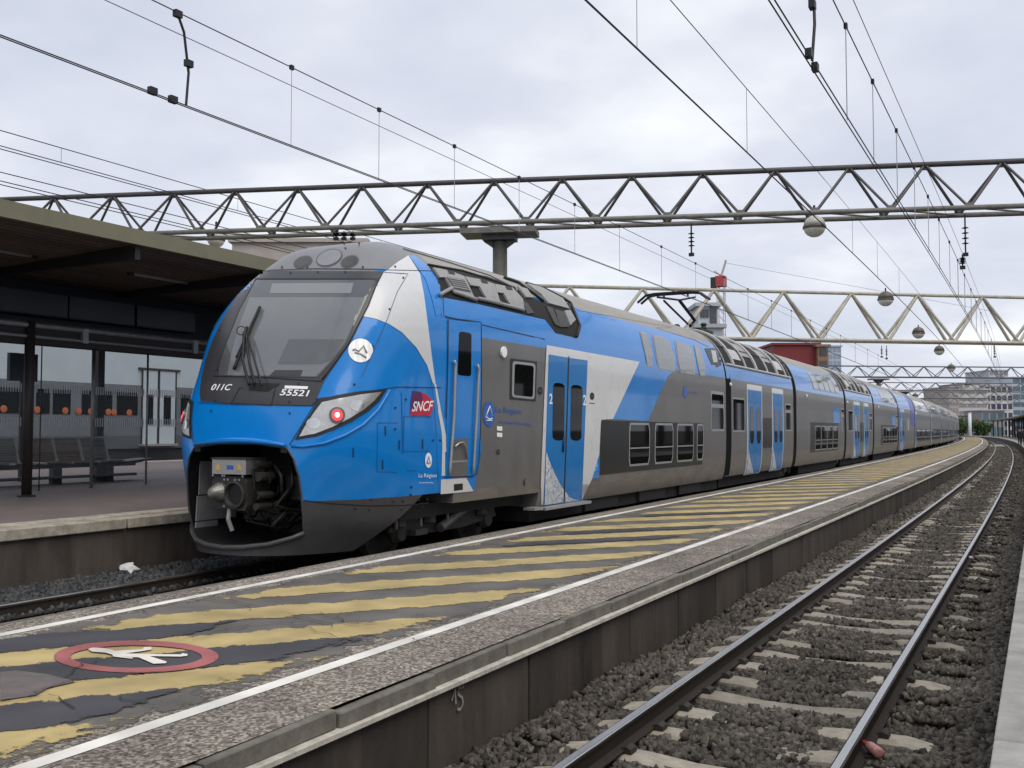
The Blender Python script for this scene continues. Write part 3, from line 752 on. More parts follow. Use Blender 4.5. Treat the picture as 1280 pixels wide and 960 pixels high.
def skintext(name, txt, o, right, up, m, off=.007, parent=cab, shear=0.0):
    """o: lower-left pixel, right/up: pixel vectors of the whole word's width and height"""
    uv, fs = text_mesh(txt, 1, shear, .018 if len(txt) < 6 else 0.0)
    V = [hit(o[0] + right[0] * u + up[0] * v, o[1] + right[1] * u + up[1] * v, off)[0] for u, v in uv]
    me = bpy.data.meshes.new(name); me.from_pydata([tuple(p) for p in V], [], fs); me.update(); return put(name, me, m, parent)
def ell(cx, cy, rx, ry, n=20, rot=0.0):
    c, s = math.cos(rot), math.sin(rot)
    return [(cx + rx * math.cos(2 * math.pi * i / n) * c - ry * math.sin(2 * math.pi * i / n) * s, cy + rx * math.cos(2 * math.pi * i / n) * s + ry * math.sin(2 * math.pi * i / n) * c) for i in range(n)]
def rrect(x0, y0, x1, y1, r, tl=None, n=3):
    """rounded rectangle between pixel corners"""
    pts = []
    for cx, cy, a0 in ((x1 - r, y0 + r, -90), (x1 - r, y1 - r, 0), (x0 + r, y1 - r, 90), (x0 + r, y0 + r, 180)):
        for i in range(n + 1): a = math.radians(a0 + 90 * i / n); pts.append((cx + r * math.cos(a), cy + r * math.sin(a)))
    return pts
def quad(tl, tr, br, bl, r=0.0, n=4):
    """quad with corners rounded by fraction r"""
    if not r: return [tl, tr, br, bl]
    pts = []; c = [tl, tr, br, bl]
    for i in range(4):
        p, a_, b_ = c[i], c[i - 1], c[(i + 1) % 4]
        la = math.hypot(a_[0] - p[0], a_[1] - p[1]); lb = math.hypot(b_[0] - p[0], b_[1] - p[1]); d = r * min(math.hypot(tr[0] - tl[0], tr[1] - tl[1]), math.hypot(bl[0] - tl[0], bl[1] - tl[1]))
        s0 = (p[0] + (a_[0] - p[0]) * d / la, p[1] + (a_[1] - p[1]) * d / la); s1 = (p[0] + (b_[0] - p[0]) * d / lb, p[1] + (b_[1] - p[1]) * d / lb)
        for k in range(n + 1):
            q = k / n; pts.append(((1 - q)**2 * s0[0] + 2 * q * (1 - q) * p[0] + q * q * s1[0], (1 - q)**2 * s0[1] + 2 * q * (1 - q) * p[1] + q * q * s1[1]))
    return pts
def Z1(*p): return [(220 + x / 3.765, 280 + y / 3.765) for x, y in p]
def Z2(*p): return [(220 + x / 3.765, 450 + y / 3.765) for x, y in p]
def Z3(*p): return [(500 + x / 3.765, 310 + y / 3.765) for x, y in p]
def Z4(*p): return [(520 + x / 3.765, 440 + y / 3.765) for x, y in p]
def Z5(*p): return [(780 + x / 3.765, 340 + y / 3.765) for x, y in p]
def ZR(*p): return [(520 + x / 5.818, 320 + y / 5.818) for x, y in p]      # roof crop
def ZE(*p): return [(860 + x / 4.8, 420 + y / 4.8) for x, y in p]
def half(pts):  # right-hand outline pixels -> front-view (x,z), and mirrored
    r_ = [(h_[0].x, h_[0].z) for h_ in (hit(*p) for p in pts)]
    return r_
def fullfront(pts):
    r_ = half(pts); return r_ + [(-x, z) for x, z in r_[::-1]]

# ---- nose shell with the coupler opening cut out
bm = bmesh.new(); bv = [bm.verts.new(p) for p in nv]
for q, k in zip(nf, nmi):
    try: fc = bm.faces.new([bv[i] for i in q]); fc.material_index = k; fc.smooth = True
    except ValueError: pass
bmesh.ops.remove_doubles(bm, verts=bm.verts[:], dist=.0005)
opn = [(-.93, .56), (-.55, .44), (0, .39), (.55, .44), (.93, .56), (.95, .75), (.95, 1.05), (.93, 1.28), (.87, 1.48), (.77, 1.61), (.3, 1.66), (-.3, 1.66), (-.77, 1.61), (-.87, 1.48), (-.93, 1.28), (-.95, 1.05), (-.95, .75)]
ins = set(f for f in bm.faces if f.calc_center_median().y < 1.6)
for i in range(len(opn)):
    p, q = opn[i], opn[(i + 1) % len(opn)]; d = Vector((q[0] - p[0], 0, q[1] - p[1])); no = Vector((d.z, 0, -d.x)).normalized()
    geom = list(ins) + list({e_ for f in ins for e_ in f.edges}) + list({v_ for f in ins for v_ in f.verts})
    r = bmesh.ops.bisect_plane(bm, geom=geom, plane_co=(p[0], 0, p[1]), plane_no=no)
    cand = set(g_ for g_ in r['geom'] if isinstance(g_, bmesh.types.BMFace)) | set(f for f in ins if f.is_valid)
    ins = set(f for f in cand if f.is_valid and (f.calc_center_median() - Vector((p[0], 0, p[1]))).dot(no) < 0)
bmesh.ops.delete(bm, geom=list(ins), context='FACES')
# rear lower corner of the valance sweeps up towards the bogie
low = [f for f in bm.faces if f.calc_center_median().z < .96 and f.calc_center_median().y > .5]
pc = Vector((0, 2.02, .93)); pn = Vector((0, 1, 1.05)).normalized(); pn = Vector((0, .80, .60))
pn = Vector((0, .93 - .30, 2.02 - 1.0)).normalized() if False else Vector((0, .63, -.95)).normalized()
geom = low + list({e_ for f in low for e_ in f.edges}) + list({v_ for f in low for v_ in f.verts})
bmesh.ops.bisect_plane(bm, geom=geom, plane_co=pc, plane_no=pn)
kill = [f for f in bm.faces if f.calc_center_median().z < .945 and (f.calc_center_median() - pc).dot(pn) > 0 and f.calc_center_median().y > .5]
bmesh.ops.delete(bm, geom=kill, context='FACES')
bmesh.ops.recalc_face_normals(bm, faces=bm.faces[:])
me = bpy.data.meshes.new('nose_shell'); bm.to_mesh(me); bm.free()
nose = put('nose_shell', me, [BLUE, VAL, CAPG], cab)
# rim of the opening
rim = [fhit(x, z, .0)[0] for x, z in opn]
rim2 = []
for i in range(len(opn)):
    p, q = opn[i], opn[(i + 1) % len(opn)]
    for k in range(5): s = k / 5; rim2.append(fhit(p[0] + (q[0] - p[0]) * s, p[1] + (q[1] - p[1]) * s, -.004)[0])
rim2.append(rim2[0])
MB().tube(rim2, .014, 6, False).build('opening_rim', VAL, nose, True)
# cavity behind it
cv = MB(); Rn = [fhit(x, z, -.012)[0] for x, z in opn]; k = len(Rn); bk = [Vector((p.x * .98, 1.55, p.z)) for p in Rn]
cv.add(Rn + bk, [(i, (i + 1) % k, (i + 1) % k + k, i + k) for i in range(k)] + [tuple(range(k, 2 * k))]); cv.build('coupler_recess', BLACK, cab)
RECW = mat('recess_panel_grey', (0.22, 0.22, 0.23), .5, var=.15)
def recess_panel(y0, y1, z0, z1, x0=-.905, bow=0.0):
    return MB().prism([(y0, z0), (y1, z0), (y1, z1), (y0 + .02, z1)], 'x', x0, x0 + .02).build('recess_panel', RECW, cab)
recess_panel(.46, 1.05, .98, 1.56, -.90); recess_panel(.42, 1.15, .64, .965, -.905); recess_panel(.40, .8, .52, .625, -.90)
# lower lip bar under the opening
lip = [fhit(x * .97, z, .015)[0] + Vector((0, 0, dz)) for x, z, dz in [(-.96, .56, .03), (-.85, .52, 0), (-.6, .44, 0), (-.3, .40, 0), (0, .385, 0), (.3, .40, 0), (.6, .44, 0), (.85, .52, 0), (.96, .56, .02)]]
MB().tube(lip, [.02, .028, .032, .034, .034, .034, .032, .03, .028], 8).build('lower_lip', VAL, nose, True)
lipb = [fhit(x, z, .035)[0] for x, z in [(-.75, 1.635), (-.5, 1.665), (-.25, 1.68), (0, 1.685), (.25, 1.68), (.5, 1.665), (.75, 1.635)]]
MB().tube(lipb, [.02, .035, .04, .04, .04, .035, .02], 8).build('hatch_lip', BLUE, nose, True)
for s in (-1, 1): MB().box(s * .72 - .05, s * .72 + .05, .26, .36, 1.55, 1.625).build('hatch_hinge', BLACK, nose)
# ridge that runs from the hatch under the headlamp
skintube(Z2((545, 405), (600, 408), (700, 392), (800, 352), (880, 305), (950, 235), (990, 170), (1003, 140)), .022, BLUE, .004, 'lamp_ridge', nose)
# ---- coupler
cp = empty('coupler', (0, 0, 0)); cp.parent = cab
CY = .10
eh = MB().box(-.30, .26, CY, CY + .34, 1.28, 1.46).build('electric_head', STEEL, cp)
MB().box(-.31, .27, CY - .012, CY + .36, 1.46, 1.485).build('electric_head_lid', IRON, cp)
for x in (-.20, .15):
    MB().prism([(x - .04, 1.335), (x + .04, 1.335), (x, 1.41)], 'y', CY - .008, CY - .001).build('warning_triangle', YELW, eh)
MB().box(-.05, .05, CY - .006, CY - .001, 1.34, 1.39).build('notice_plate', NAVY, eh)
hd = MB(); hd.prism([(-.34, .86), (.20, .83), (.24, .90), (.24, 1.2), (.18, 1.25), (-.30, 1.25), (-.35, 1.18)], 'y', CY + .05, CY + .45); hd.build('coupler_head', IRON, cp)
rg = MB(); rg.lathe((.06, CY + .06, 1.03), [(.165, 0), (.17, -.06), (.145, -.065), (.125, .0), (.11, .05)], 20, 'y'); rg.build('funnel_ring', IRON, cp)
MB().lathe((.06, CY + .045, 1.03), [(.12, 0), (.119, .003)], 20, 'y').build('funnel_throat', BLACK, cp)
MB().lathe((-.20, CY + .055, 1.05), [(.13, 0), (.12, -.05), (.06, -.17), (.03, -.19)], 18, 'y').build('cone', mat('worn_steel', (.22, .215, .2), .4, metal=.6, var=.3), cp)
MB().tube([(-.05, CY + .05, .84), (-.02, CY, .72), (.02, CY + .03, .58)], .028, 6).build('hose', mat('pale_hose', (.2, .2, .19), .6), cp)
MB().tube([(.0, CY + .3, 1.05), (.0, 1.5, 1.05)], .14, 10).build('draw_bar', IRON, cp)
for x, z, r_ in ((.30, 1.40, .05), (.34, 1.25, .06), (.33, 1.02, .05), (.31, .88, .045)): MB().lathe((x, CY + .12, z), [(r_, 0), (r_, .25), (r_ * .6, .3)], 10, 'y').build('hose_fitting', IRON, cp)
MB().tube([(.30, CY + .12, 1.42), (.38, CY, 1.35), (.36, CY + .05, 1.1), (.30, CY + .15, .95)], .018, 6).build('cable', BLACK, cp)

rr_ = random.Random(5)
for i in range(16):
    x = rr_.uniform(-.45, .55); z = rr_.uniform(.75, 1.5); y = rr_.uniform(.5, .9)
    MB().tube([(x, y, z), (x + rr_.uniform(-.2, .2), y - rr_.uniform(.05, .3), z - rr_.uniform(.05, .3)), (x + rr_.uniform(-.25, .25), y + .1, z - rr_.uniform(.25, .5)), (x + rr_.uniform(-.2, .2), 1.4, z - .1)], rr_.uniform(.012, .024), 6).build('brake_hose', IRON if i % 3 else BLACK, cp, True)
for i in range(10):
    x = rr_.uniform(-.34, .24); z = rr_.choice((.88, 1.21, 1.26)); MB().lathe((x, CY + .045, z), [(.016, 0), (.016, .012)], 6, 'y').build('bolt', STEEL, cp)
MB().box(-.7, .7, 1.1, 1.3, .62, .80).build('cross_beam', IRON, cp); MB().box(.38, .62, .7, 1.0, .95, 1.25).build('valve_block', IRON, cp)
# ---- windscreen mask, glass and the number panel
mk = patch('windscreen_mask', Z1((374, 224), (670, 222), (978, 224), (945, 300), (905, 390), (862, 480), (820, 562), (772, 632), (725, 700), (694, 748), (672, 800), (648, 856), (420, 850), (240, 845), (118, 832), (112, 790), (122, 720), (140, 640), (168, 560), (208, 470), (252, 395), (302, 318)), MASK, nose, .006, 4)
gl = patch('windscreen', Z1((378, 264), (940, 264), (900, 345), (850, 455), (805, 555), (740, 645), (668, 722), (430, 720), (205, 714), (202, 680), (240, 560), (302, 405)), SCREEN, nose, .012, 4)
skintube(Z1((378, 264), (302, 405), (240, 560), (198, 690)), .010, BLACK, .010, 'glass_gasket', mk)
seam(Z1((178, 716), (400, 722), (690, 742)), BLACK, 1.0, .014, nose)
skintube([Z1((955, 255))[0]] + Z1((905, 385), (862, 468), (815, 560), (760, 640), (688, 735)), .010, BLACK, .010, 'glass_gasket', mk)
for k, (p, m_, of) in enumerate([(Z1((350, 348), (888, 348), (845, 450), (800, 550), (735, 640), (660, 720), (245, 712), (262, 620), (300, 480)), SCREEN2, .0145),
                    (Z1((455, 283), (838, 280), (825, 330), (443, 330)), mat('sun_blind', (.2, .21, .22), .08, var=.05, spec=.8), .015),
                    (Z1((535, 545), (795, 545), (735, 640), (690, 662), (480, 662)), mat('cab_desk_tint', (.10, .107, .112), .08, var=.1, spec=.8), .0165),
                    (Z1((470, 690), (600, 690), (590, 718), (440, 718)), MASK, .0165)]):
    patch(('cab_interior', 'sun_blind', 'driver_desk', 'desk_screen')[k], p, m_, gl, of, 4)
seam(Z1((375, 262), (945, 262)), BLACK, 1.6, .0155, gl, 'glass_edge')
seam(Z1((318, 775), (302, 772), (262, 845), (450, 855), (470, 770)), BLACK, .8, .012, mk)
patch('wiper_well', Z1((345, 750), (495, 752), (430, 790), (345, 785)), BLACK, mk, .011, 3)
skintext('unit_code', '011C', Z1((166, 784))[0], (94 / 3.765, 0.3), (2.4, -30 / 3.765), TEXW, .012, mk, .25)
skintext('unit_number', '55521', Z1((490, 808))[0], (138 / 3.765, 1.6), (1.2, -30 / 3.765), TEXW, .012, mk, .2)
patch('number_bar', Z1((515, 762), (624, 766), (621, 779), (513, 776)), TEXW, mk, .012, 4)
wi = empty('wiper'); wi.parent = cab
def wp_(pts, r_, o_, nm): skintube(Z1(*pts), r_, BLACK, o_, nm, wi, 6, 5)
wp_([(285, 692), (330, 575), (405, 402)], .024, .05, 'wiper_blade')
wp_([(362, 770), (332, 650), (340, 530), (352, 500)], .02, .08, 'wiper_arm'); wp_([(392, 768), (360, 640), (350, 530)], .016, .085, 'wiper_arm'); wp_([(425, 775), (385, 640), (358, 545)], .013, .085, 'wiper_arm')
wp_([(300, 640), (400, 420)], .015, .07, 'blade_carrier')
wp_(ell(322, 515, 20, 20, 10), .007, .07, 'parking_loop')
# ---- livery on the nose
patch('white_livery_panel', Z1((1093, 149), (1130, 208), (1147, 235), (1165, 330), (1185, 480), (1202, 620), (1222, 770), (1205, 742), (1180, 665), (1130, 582), (1062, 510), (1000, 470), (940, 447), (880, 435), (903, 390), (935, 310), (978, 228), (1000, 214), (1045, 178)), WHITE, nose, .0065, 5, mirror=True)
patch('blue_shoulder', [(511, 320), (517, 319), (529, 328), (540, 339), (548, 351), (553, 372), (551, 392), (545, 396), (540, 375), (532, 350), (524, 338)], BLUE, nose, .006, 4, mirror=True)
patch('white_pinstripe', Z3((160, 640), (168, 640), (190, 760), (214, 880), (216, 960), (206, 960), (200, 880), (178, 760)), WHITE, cab, .007, 5)
patch('white_pinstripe', Z4((100, 270), (106, 270), (128, 375), (134, 420), (135, 582), (118, 582), (122, 430), (118, 375)), WHITE, cab, .0085, 5)
seam(Z1((980, 218), (1215, 222)), BLACK, .8, .009, nose, mirror=True)
seam(Z1((980, 230), (1090, 236), (1040, 320), (985, 470), (905, 650), (872, 722)), mat('fine_seam', (.06, .10, .18), .6), .8, .010, nose)
seam(Z1((370, 222), (670, 212), (980, 216)), BLACK, .9, .012, nose)
seam(Z2((655, 185), (800, 165), (985, 135), (1050, 127), (1245, 131)), BLACK, 1.0, .009, nose)
seam(Z2((600, 660), (720, 675), (900, 686), (1080, 684), (1190, 672)), BLACK, 1.2, .006, nose)
seam(Z2((535, 400), (590, 310), (640, 230), (672, 182)), BLACK, .8, .008, nose, mirror=True)
seam(Z2((108, 200), (240, 208), (640, 216), (665, 190)), BLACK, .9, .012, nose)
for ln in [((948, 296), (1044, 296)), ((945, 526), (1040, 528)), ((948, 296), (945, 526)), ((1070, 265), (1200, 268)), ((1072, 265), (1068, 430)), ((1068, 430), (1190, 428)), ((1085, 520), (1130, 520)), ((1060, 150), (1066, 440))]:
    seam(Z2(*ln), mat('hatch_seam', (.003, .085, .27), .6), .7, .006, cab)
for x, y in ((834, 435), (985, 333), (972, 492), (1050, 400), (1160, 395)): patch('hatch_latch', Z2((x - 4, y - 22), (x + 3, y - 22), (x + 3, y + 22), (x - 4, y + 22)), mat('latch_navy', (.004, .03, .09), .5), cab, .006, 4)
dots = Z1((540, 232), (668, 228), (798, 228), (862, 90), (1030, 203), (1068, 255), (1003, 402), (926, 575), (838, 755), (205, 500), (188, 832), (534, 838), (578, 755), (478, 762), (500, 205), (620, 205), (880, 205), (790, 90)) + Z2((168, 240), (536, 252), (840, 116), (1005, 145), (1030, 225), (1030, 325), (1080, 185), (1208, 378), (1240, 378), (1105, 598), (1103, 634), (915, 658), (1022, 665), (1065, 665), (843, 700), (908, 705), (1060, 705), (1140, 658), (1180, 655), (1158, 690))
for x, y in dots: patch('jacking_plug', ell(x, y, 1.25, 1.4, 8), BLACK, nose, .0115, 9)
# ---- round emblem, operator logo, region lettering
em = patch('round_emblem', ell(*Z1((868, 596))[0], 15.2, 14.8, 24), TEXW, nose, .010, 4)
for st in (((832, 596), (842, 590), (858, 600), (882, 574), (896, 608)), ((840, 606), (866, 612), (894, 630))):
    skintube(Z1(*st), .013, FRAME, .012, 'emblem_stroke', em, 5)
lg = patch('operator_logo', Z2((1112, 145), (1150, 150), (1180, 165), (1213, 196), (1205, 235), (1194, 263), (1100, 258), (1103, 200)), REDB, cab, .008, 4)
patch('logo_purple', Z2((1112, 145), (1150, 150), (1160, 180), (1135, 225), (1102, 240), (1103, 200)), PURP, lg, .0095, 4)
skintext('logo_lettering', 'SNCF', Z2((1106, 243))[0], (98 / 3.765, -1), (1.5, -48 / 3.765), TEXW, .0115, lg, .2)
em2 = patch('round_emblem', ell(*Z2((1186, 472))[0], 4.2, 9.5, 18), TEXW, cab, .008, 4)
skintube(Z2((1178, 485), (1186, 455), (1194, 485), (1178, 485)), .008, NAVY, .010, 'emblem_stroke', em2, 5)
skintext('region_lettering', 'La Région', Z2((1140, 558))[0], (84 / 3.765, 0), (0, -24 / 3.765), TEXW, .008, cab)
skintext('region_subline', 'Auvergne-Rhône-Alpes', Z2((1142, 582))[0], (66 / 3.765, 0), (0, -9 / 3.765), TEXW, .008, cab)
# ---- headlamps
hl_out = Z2((560, 376), (590, 318), (638, 245), (672, 186), (760, 166), (860, 148), (992, 136), (955, 195), (905, 240), (830, 288), (745, 328), (660, 360))
hl_in = Z2((582, 361), (606, 318), (650, 250), (688, 200), (770, 182), (865, 163), (965, 150), (930, 192), (882, 233), (815, 275), (735, 316), (655, 347))
for mir in (False, 'only'):
    h_ = patch('headlamp', hl_out, BLACK, nose, .009, 5, mirror=mir)
    patch('lamp_lens', hl_in, LENS, h_, .014, 5, mirror=mir)
    c = Z2((757, 262))[0]
    patch('lamp_bezel', ell(c[0], c[1], 9.8, 10.2, 20), mat('lamp_bezel', (.12, .115, .11), .25, metal=.6), h_, .020, 4, mirror=mir, thick=.012)
    patch('tail_lamp', ell(c[0], c[1], 6.6, 7.2, 20), REDL, h_, .034, 4, mirror=mir, thick=.008)
    patch('tail_lamp_core', ell(c[0], c[1], 3.0, 3.3, 14), REDC, h_, .046, 4, mirror=mir)
    for q in ((650, 300), (850, 215)):
        c2 = Z2(q)[0]; patch('lamp_reflector_ring', ell(c2[0], c2[1], 9, 7, 18), mat('reflector_bowl', (.62, .62, .6), .08, metal=.8), h_, .018, 4, mirror=mir)
# ---- roof lamps
for (x, y, rx, ry, m_) in ((598, 180, 44, 24, IRON), (722, 160, 62, 36, CAPG), (818, 178, 42, 25, IRON)):
    c = Z1((x, y))[0]; r_ = patch('roof_lamp', ell(c[0], c[1], rx / 3.765 + .8, ry / 3.765 + .8, 24, -.35), mat('lamp_gasket', (.09, .09, .1), .4), nose, .006, 4)
    patch('lamp_glass', ell(c[0], c[1], rx / 3.765 - .8, ry / 3.765 - .8, 24, -.35), mat('roof_lamp_dark', (.05, .05, .045), .15) if m_ is IRON else mat('roof_lamp_pale', (.22, .225, .24), .15), r_, .010, 4)

# ---- side of the cab car
patch('blue_livery_panel', Z3((120, 318), (380, 405), (380, 960)) + Z4((300, 470), (296, 540), (280, 600), (272, 655), (112, 668), (100, 560), (95, 380), (80, 200)) + Z3((140, 560), (125, 420)), BLUE, cab, .0045, 8)
patch('white_livery_panel', Z4((116, 600), (234, 592), (252, 625), (268, 655), (114, 669)), WHITE, cab, .008, 6)
patch('step_pocket', Z4((175, 622), (218, 618), (218, 648), (176, 654)), BLACK, cab, .0095, 6)
cdoor = patch('cab_door', Z3((226, 338), (378, 354), (374, 960)) + Z4((293, 500), (283, 560), (268, 583), (135, 586), (142, 420)) + Z3((215, 900), (222, 600)), BLUE, cab, .009, 8, thick=.006)
seam(Z3((214, 322), (225, 330), (378, 350), (380, 600), (374, 880)) + Z4((290, 520), (280, 572), (262, 584), (130, 588)), BLACK, 1.1, .017, cdoor, 'door_gasket')
seam(Z3((222, 338), (222, 520), (212, 800)), BLACK, 1.0, .017, cdoor, 'door_gasket')
patch('door_window', quad(*Z3((274, 392), (332, 402), (330, 604), (266, 598)), r=.25), WGLASS, cdoor, .018, 6)
patch('kick_plate', Z4((162, 412), (240, 402), (236, 588), (160, 590)), GREY, cdoor, .017, 6)
patch('step_edge', Z4((160, 512), (236, 508), (236, 516), (160, 520)), FRAME, cdoor, .019, 6)
skintube(Z4((165, 42), (172, 55), (165, 300), (145, 575)), .022, FRAME, .05, 'handrail', cdoor); skintube(Z4((276, 60), (283, 80), (272, 300), (256, 570)), .022, FRAME, .05, 'handrail', cdoor)
skintube(Z4((170, 445), (190, 428), (208, 425), (222, 450), (228, 500)), .016, STEEL, .05, 'door_handle', cdoor)
seam(Z3((200, 220), (205, 320), (680, 430)), BLACK, .9, .007, cab)
patch('blue_band_edge', Z3((185, 220), (200, 226), (212, 322), (196, 330)), BLUE, cab, .006, 5)
# small fittings
patch('side_lamp', ell(*Z3((482, 490))[0], 3.2, 7, 12), TEXW, cab, .01, 6, thick=.03)
win = patch('side_window', quad(*Z4((443, 30), (568, 45), (562, 232), (440, 222))), DPANEL, cab, .0075, 8)
patch('window_frame', quad(*Z4((452, 42), (560, 55), (555, 224), (448, 212)), r=.14), FRAME, win, .011, 6)
patch('pane', quad(*Z4((462, 55), (551, 66), (546, 212), (458, 202)), r=.13), WGLASS, win, .0145, 6)
em3 = patch('round_emblem', ell(*Z4((342, 292))[0], 7.6, 16, 22), NAVY, cab, .0075, 5)
for st in (((328, 300), (345, 255), (357, 300)), ((326, 305), (345, 318), (356, 312)), ((330, 322), (356, 322))): skintube(Z4(*st), .010, TEXW, .010, 'emblem_stroke', em3, 5)
skintext('region_lettering', 'La Région', Z4((374, 292))[0], (118 / 3.765, 2.5), (0, -9.5), NAVY, .0075, cab)
skintext('region_subline', 'Auvergne-Rhône-Alpes', Z4((385, 338))[0], (158 / 3.765, 4), (0, -5.0), NAVY, .0075, cab)
for c4 in ((392, 360), (392, 390)): patch('notice', Z4((c4[0] - 13, c4[1] - 11), (c4[0] + 12, c4[1] - 9), (c4[0] + 12, c4[1] + 11), (c4[0] - 13, c4[1] + 9)), TEXW, cab, .0075, 6)
for c4, rr in (((385, 470), 2), ((583, 182), 3.0), ((826, 208), 3.0)): patch('pictogram', ell(*Z4(c4)[0], rr, rr * 1.6, 12), BLACK, cab, .0115, 5)
patch('notice_line', Z4((812, 238), (838, 241), (838, 245), (812, 242)), BLACK, cab, .0115, 5)
skintube(Z4((515, 598), (506, 604), (508, 626)), .010, IRON, .012, 'lifting_eye')
# passenger door
wp1 = patch('white_livery_panel', Z3((688, 457), (1125, 536), (1000, 805), (946, 808)) + Z4((868, 330), (860, 482), (826, 598), (781, 599), (778, 697), (596, 721), (588, 716), (585, 618), (606, 100)), WHITE, cab, .010, 9)
patch('blue_livery_panel', Z3((1125, 536), (1245, 556)) + [(846, 460)] + Z5((205, 492), (110, 702)) + Z3((1000, 805)), BLUE, cab, .0055, 9)
patch('blue_livery_panel', Z4((862, 480), (858, 592), (826, 598)), BLUE, cab, .0085, 9)
for k, (poly, wpoly) in enumerate([(Z4((622, 12), (711, 27), (689, 708), (597, 720), (604, 560)), Z4((640, 142), (695, 150), (690, 418), (636, 414))), (Z4((717, 28), (803, 40), (776, 696), (692, 708)), Z4((724, 152), (779, 160), (772, 418), (720, 416)))]):
    d_ = patch('passenger_door', poly, DBLUE, cab, .014, 9, thick=.008)
    patch('door_window', quad(*wpoly, r=.42), WGLASS, d_, .0255, 6)
    skintext('class_number', '2', Z4(((621, 244), (780, 250))[k])[0], (3.9, .4), (.2, -13), TEXW, .0255, d_)
patch('door_pattern', Z4((606, 468), (622, 515), (645, 570), (668, 615), (689, 648), (687, 705), (598, 718)), speckle('mottled_white_film', [(.60, .61, .64), (.42, .45, .52), (.70, .70, .71), (.20, .26, .36), (.66, .66, .67)], 26, .4, big=2, bump=0, bigamt=.05), cab, .0285, 6)
patch('door_pattern', Z4((696, 655), (715, 680), (738, 691), (762, 694), (693, 706)), MATS['mottled_white_film'], cab, .0285, 6)
seam(Z4((713, 20), (702, 400), (690, 712)), BLACK, 1.3, .027, cab, 'door_gasket')
skintube(Z4((688, 395), (684, 470)), .02, BLACK, .03, 'door_button'); patch('door_lamp', Z3((782, 480), (812, 485), (812, 508), (782, 503)), FRAME, cab, .009, 6)
MB().box(1.40, 1.66, t_at(678, -7.3) - TT, t_at(735, -7.3) - TT, .505, .55).build('door_step', FRAME, cab)
# lower window band
dp = patch('window_band', [(751, 525.3)] + Z5((371, 712), (367, 905)) + [(749.7, 593.6)], DPANEL, cab, .0065, 10)
yT = lambda px: t_at(px, -7.3) - TT
def flat_rect(name, y0, y1, z0, z1, m, parent, x, r=0.0, th=.006):
    pts = [(y0, z0), (y1, z0), (y1, z1), (y0, z1)]
    if r:
        q = []
        for cy, cz, a0 in ((y1 - r, z0 + r, -90), (y1 - r, z1 - r, 0), (y0 + r, z1 - r, 90), (y0 + r, z0 + r, 180)):
            for i in range(5): a = math.radians(a0 + 22.5 * i); q.append((cy + r * math.cos(a), cz + r * math.sin(a)))
        pts = q
    return MB().prism(pts, 'x', x - th, x).build(name, m, parent)
def skin_x(z): return Bs(v_of_z(z))[0]
def skin_rect(name, y0, y1, z0, z1, m, parent, off, r=0.05):
    """panel that follows the car side between two heights"""
    nz = max(1, int((z1 - z0) / .12)); v = []; f = []
    zs = [z0 + (z1 - z0) * i / nz for i in range(nz + 1)]
    for i, z in enumerate(zs):
        e_ = min(z - z0, z1 - z); ins_ = 0
        if r and e_ < r: ins_ = r - math.sqrt(max(0, r * r - (r - e_) ** 2))
        x = skin_x(z) + off; v += [(x, y0 + ins_, z), (x, y1 - ins_, z), (x - .02, y0 + ins_, z), (x - .02, y1 - ins_, z)]
    for i in range(nz): a = i * 4; f += [(a, a + 1, a + 5, a + 4), (a, a + 4, a + 6, a + 2), (a + 1, a + 3, a + 7, a + 5)]
    f += [(0, 2, 3, 1), (nz * 4, nz * 4 + 1, nz * 4 + 3, nz * 4 + 2)]
    return MB().add(v, f).build(name, m, parent)
def lower_windows(car, spans, z0=1.10, z1=1.98, parent=None):
    for y0, y1 in spans:
        wq = empty('window'); wq.parent = car
        skin_rect('frame', y0, y1, z0, z1, FRAME, wq, .011, .06); skin_rect('pane', y0 + .045, y1 - .045, z0 + .045, z1 - .045, WGLASS, wq, .0145, .05)
        skin_rect('transom', y0 + .045, y1 - .045, z0 + (z1 - z0) * .40, z0 + (z1 - z0) * .43, FRAME, wq, .0165, 0)
lower_windows(cab, [(yT(785.8), yT(811.5)), (yT(817.8), yT(840.5)), (yT(845.3), yT(866)), (yT(870), yT(878))])
for poly in [((72, 282), (100, 284), (112, 300), (132, 382), (132, 450), (108, 447), (100, 400)), ((130, 292), (190, 308), (212, 325), (238, 405), (238, 470), (160, 458), (148, 400)), ((237, 322), (305, 345), (318, 362), (336, 440), (332, 486), (263, 476), (250, 420)), ((326, 342), (345, 348), (358, 366), (381, 440), (379, 492), (356, 489), (345, 440))]:
    p = Z5(*poly); cx = sum(q[0] for q in p) / len(p); cy = sum(q[1] for q in p) / len(p)
    u_ = patch('upper_window', p, FRAME, cab, .006, 4); patch('pane', [(cx + (q[0] - cx) * .90, cy + (q[1] - cy) * .95) for q in p], UGLASS, u_, .012, 4)
ew = empty('end_window'); ew.parent = cab
ey0, ey1 = yT(887.5), yT(904); skin_rect('frame', ey0, ey1, 1.80, 2.82, FRAME, ew, .010, .04); skin_rect('pane', ey0 + .07, ey1 - .07, 1.86, 2.40, WGLASS, ew, .014, .03); skin_rect('top_pane', ey0 + .07, ey1 - .07, 2.50, 2.74, WGLASS, ew, .014, .03)
patch('round_emblem', ell(*Z5((288, 565))[0], 2.6, 7.5, 14), NAVY, cab, .0075, 5)
skintext('region_lettering', 'La Région', Z5((305, 575))[0], (11, .2), (0, -4), NAVY, .0075, cab)
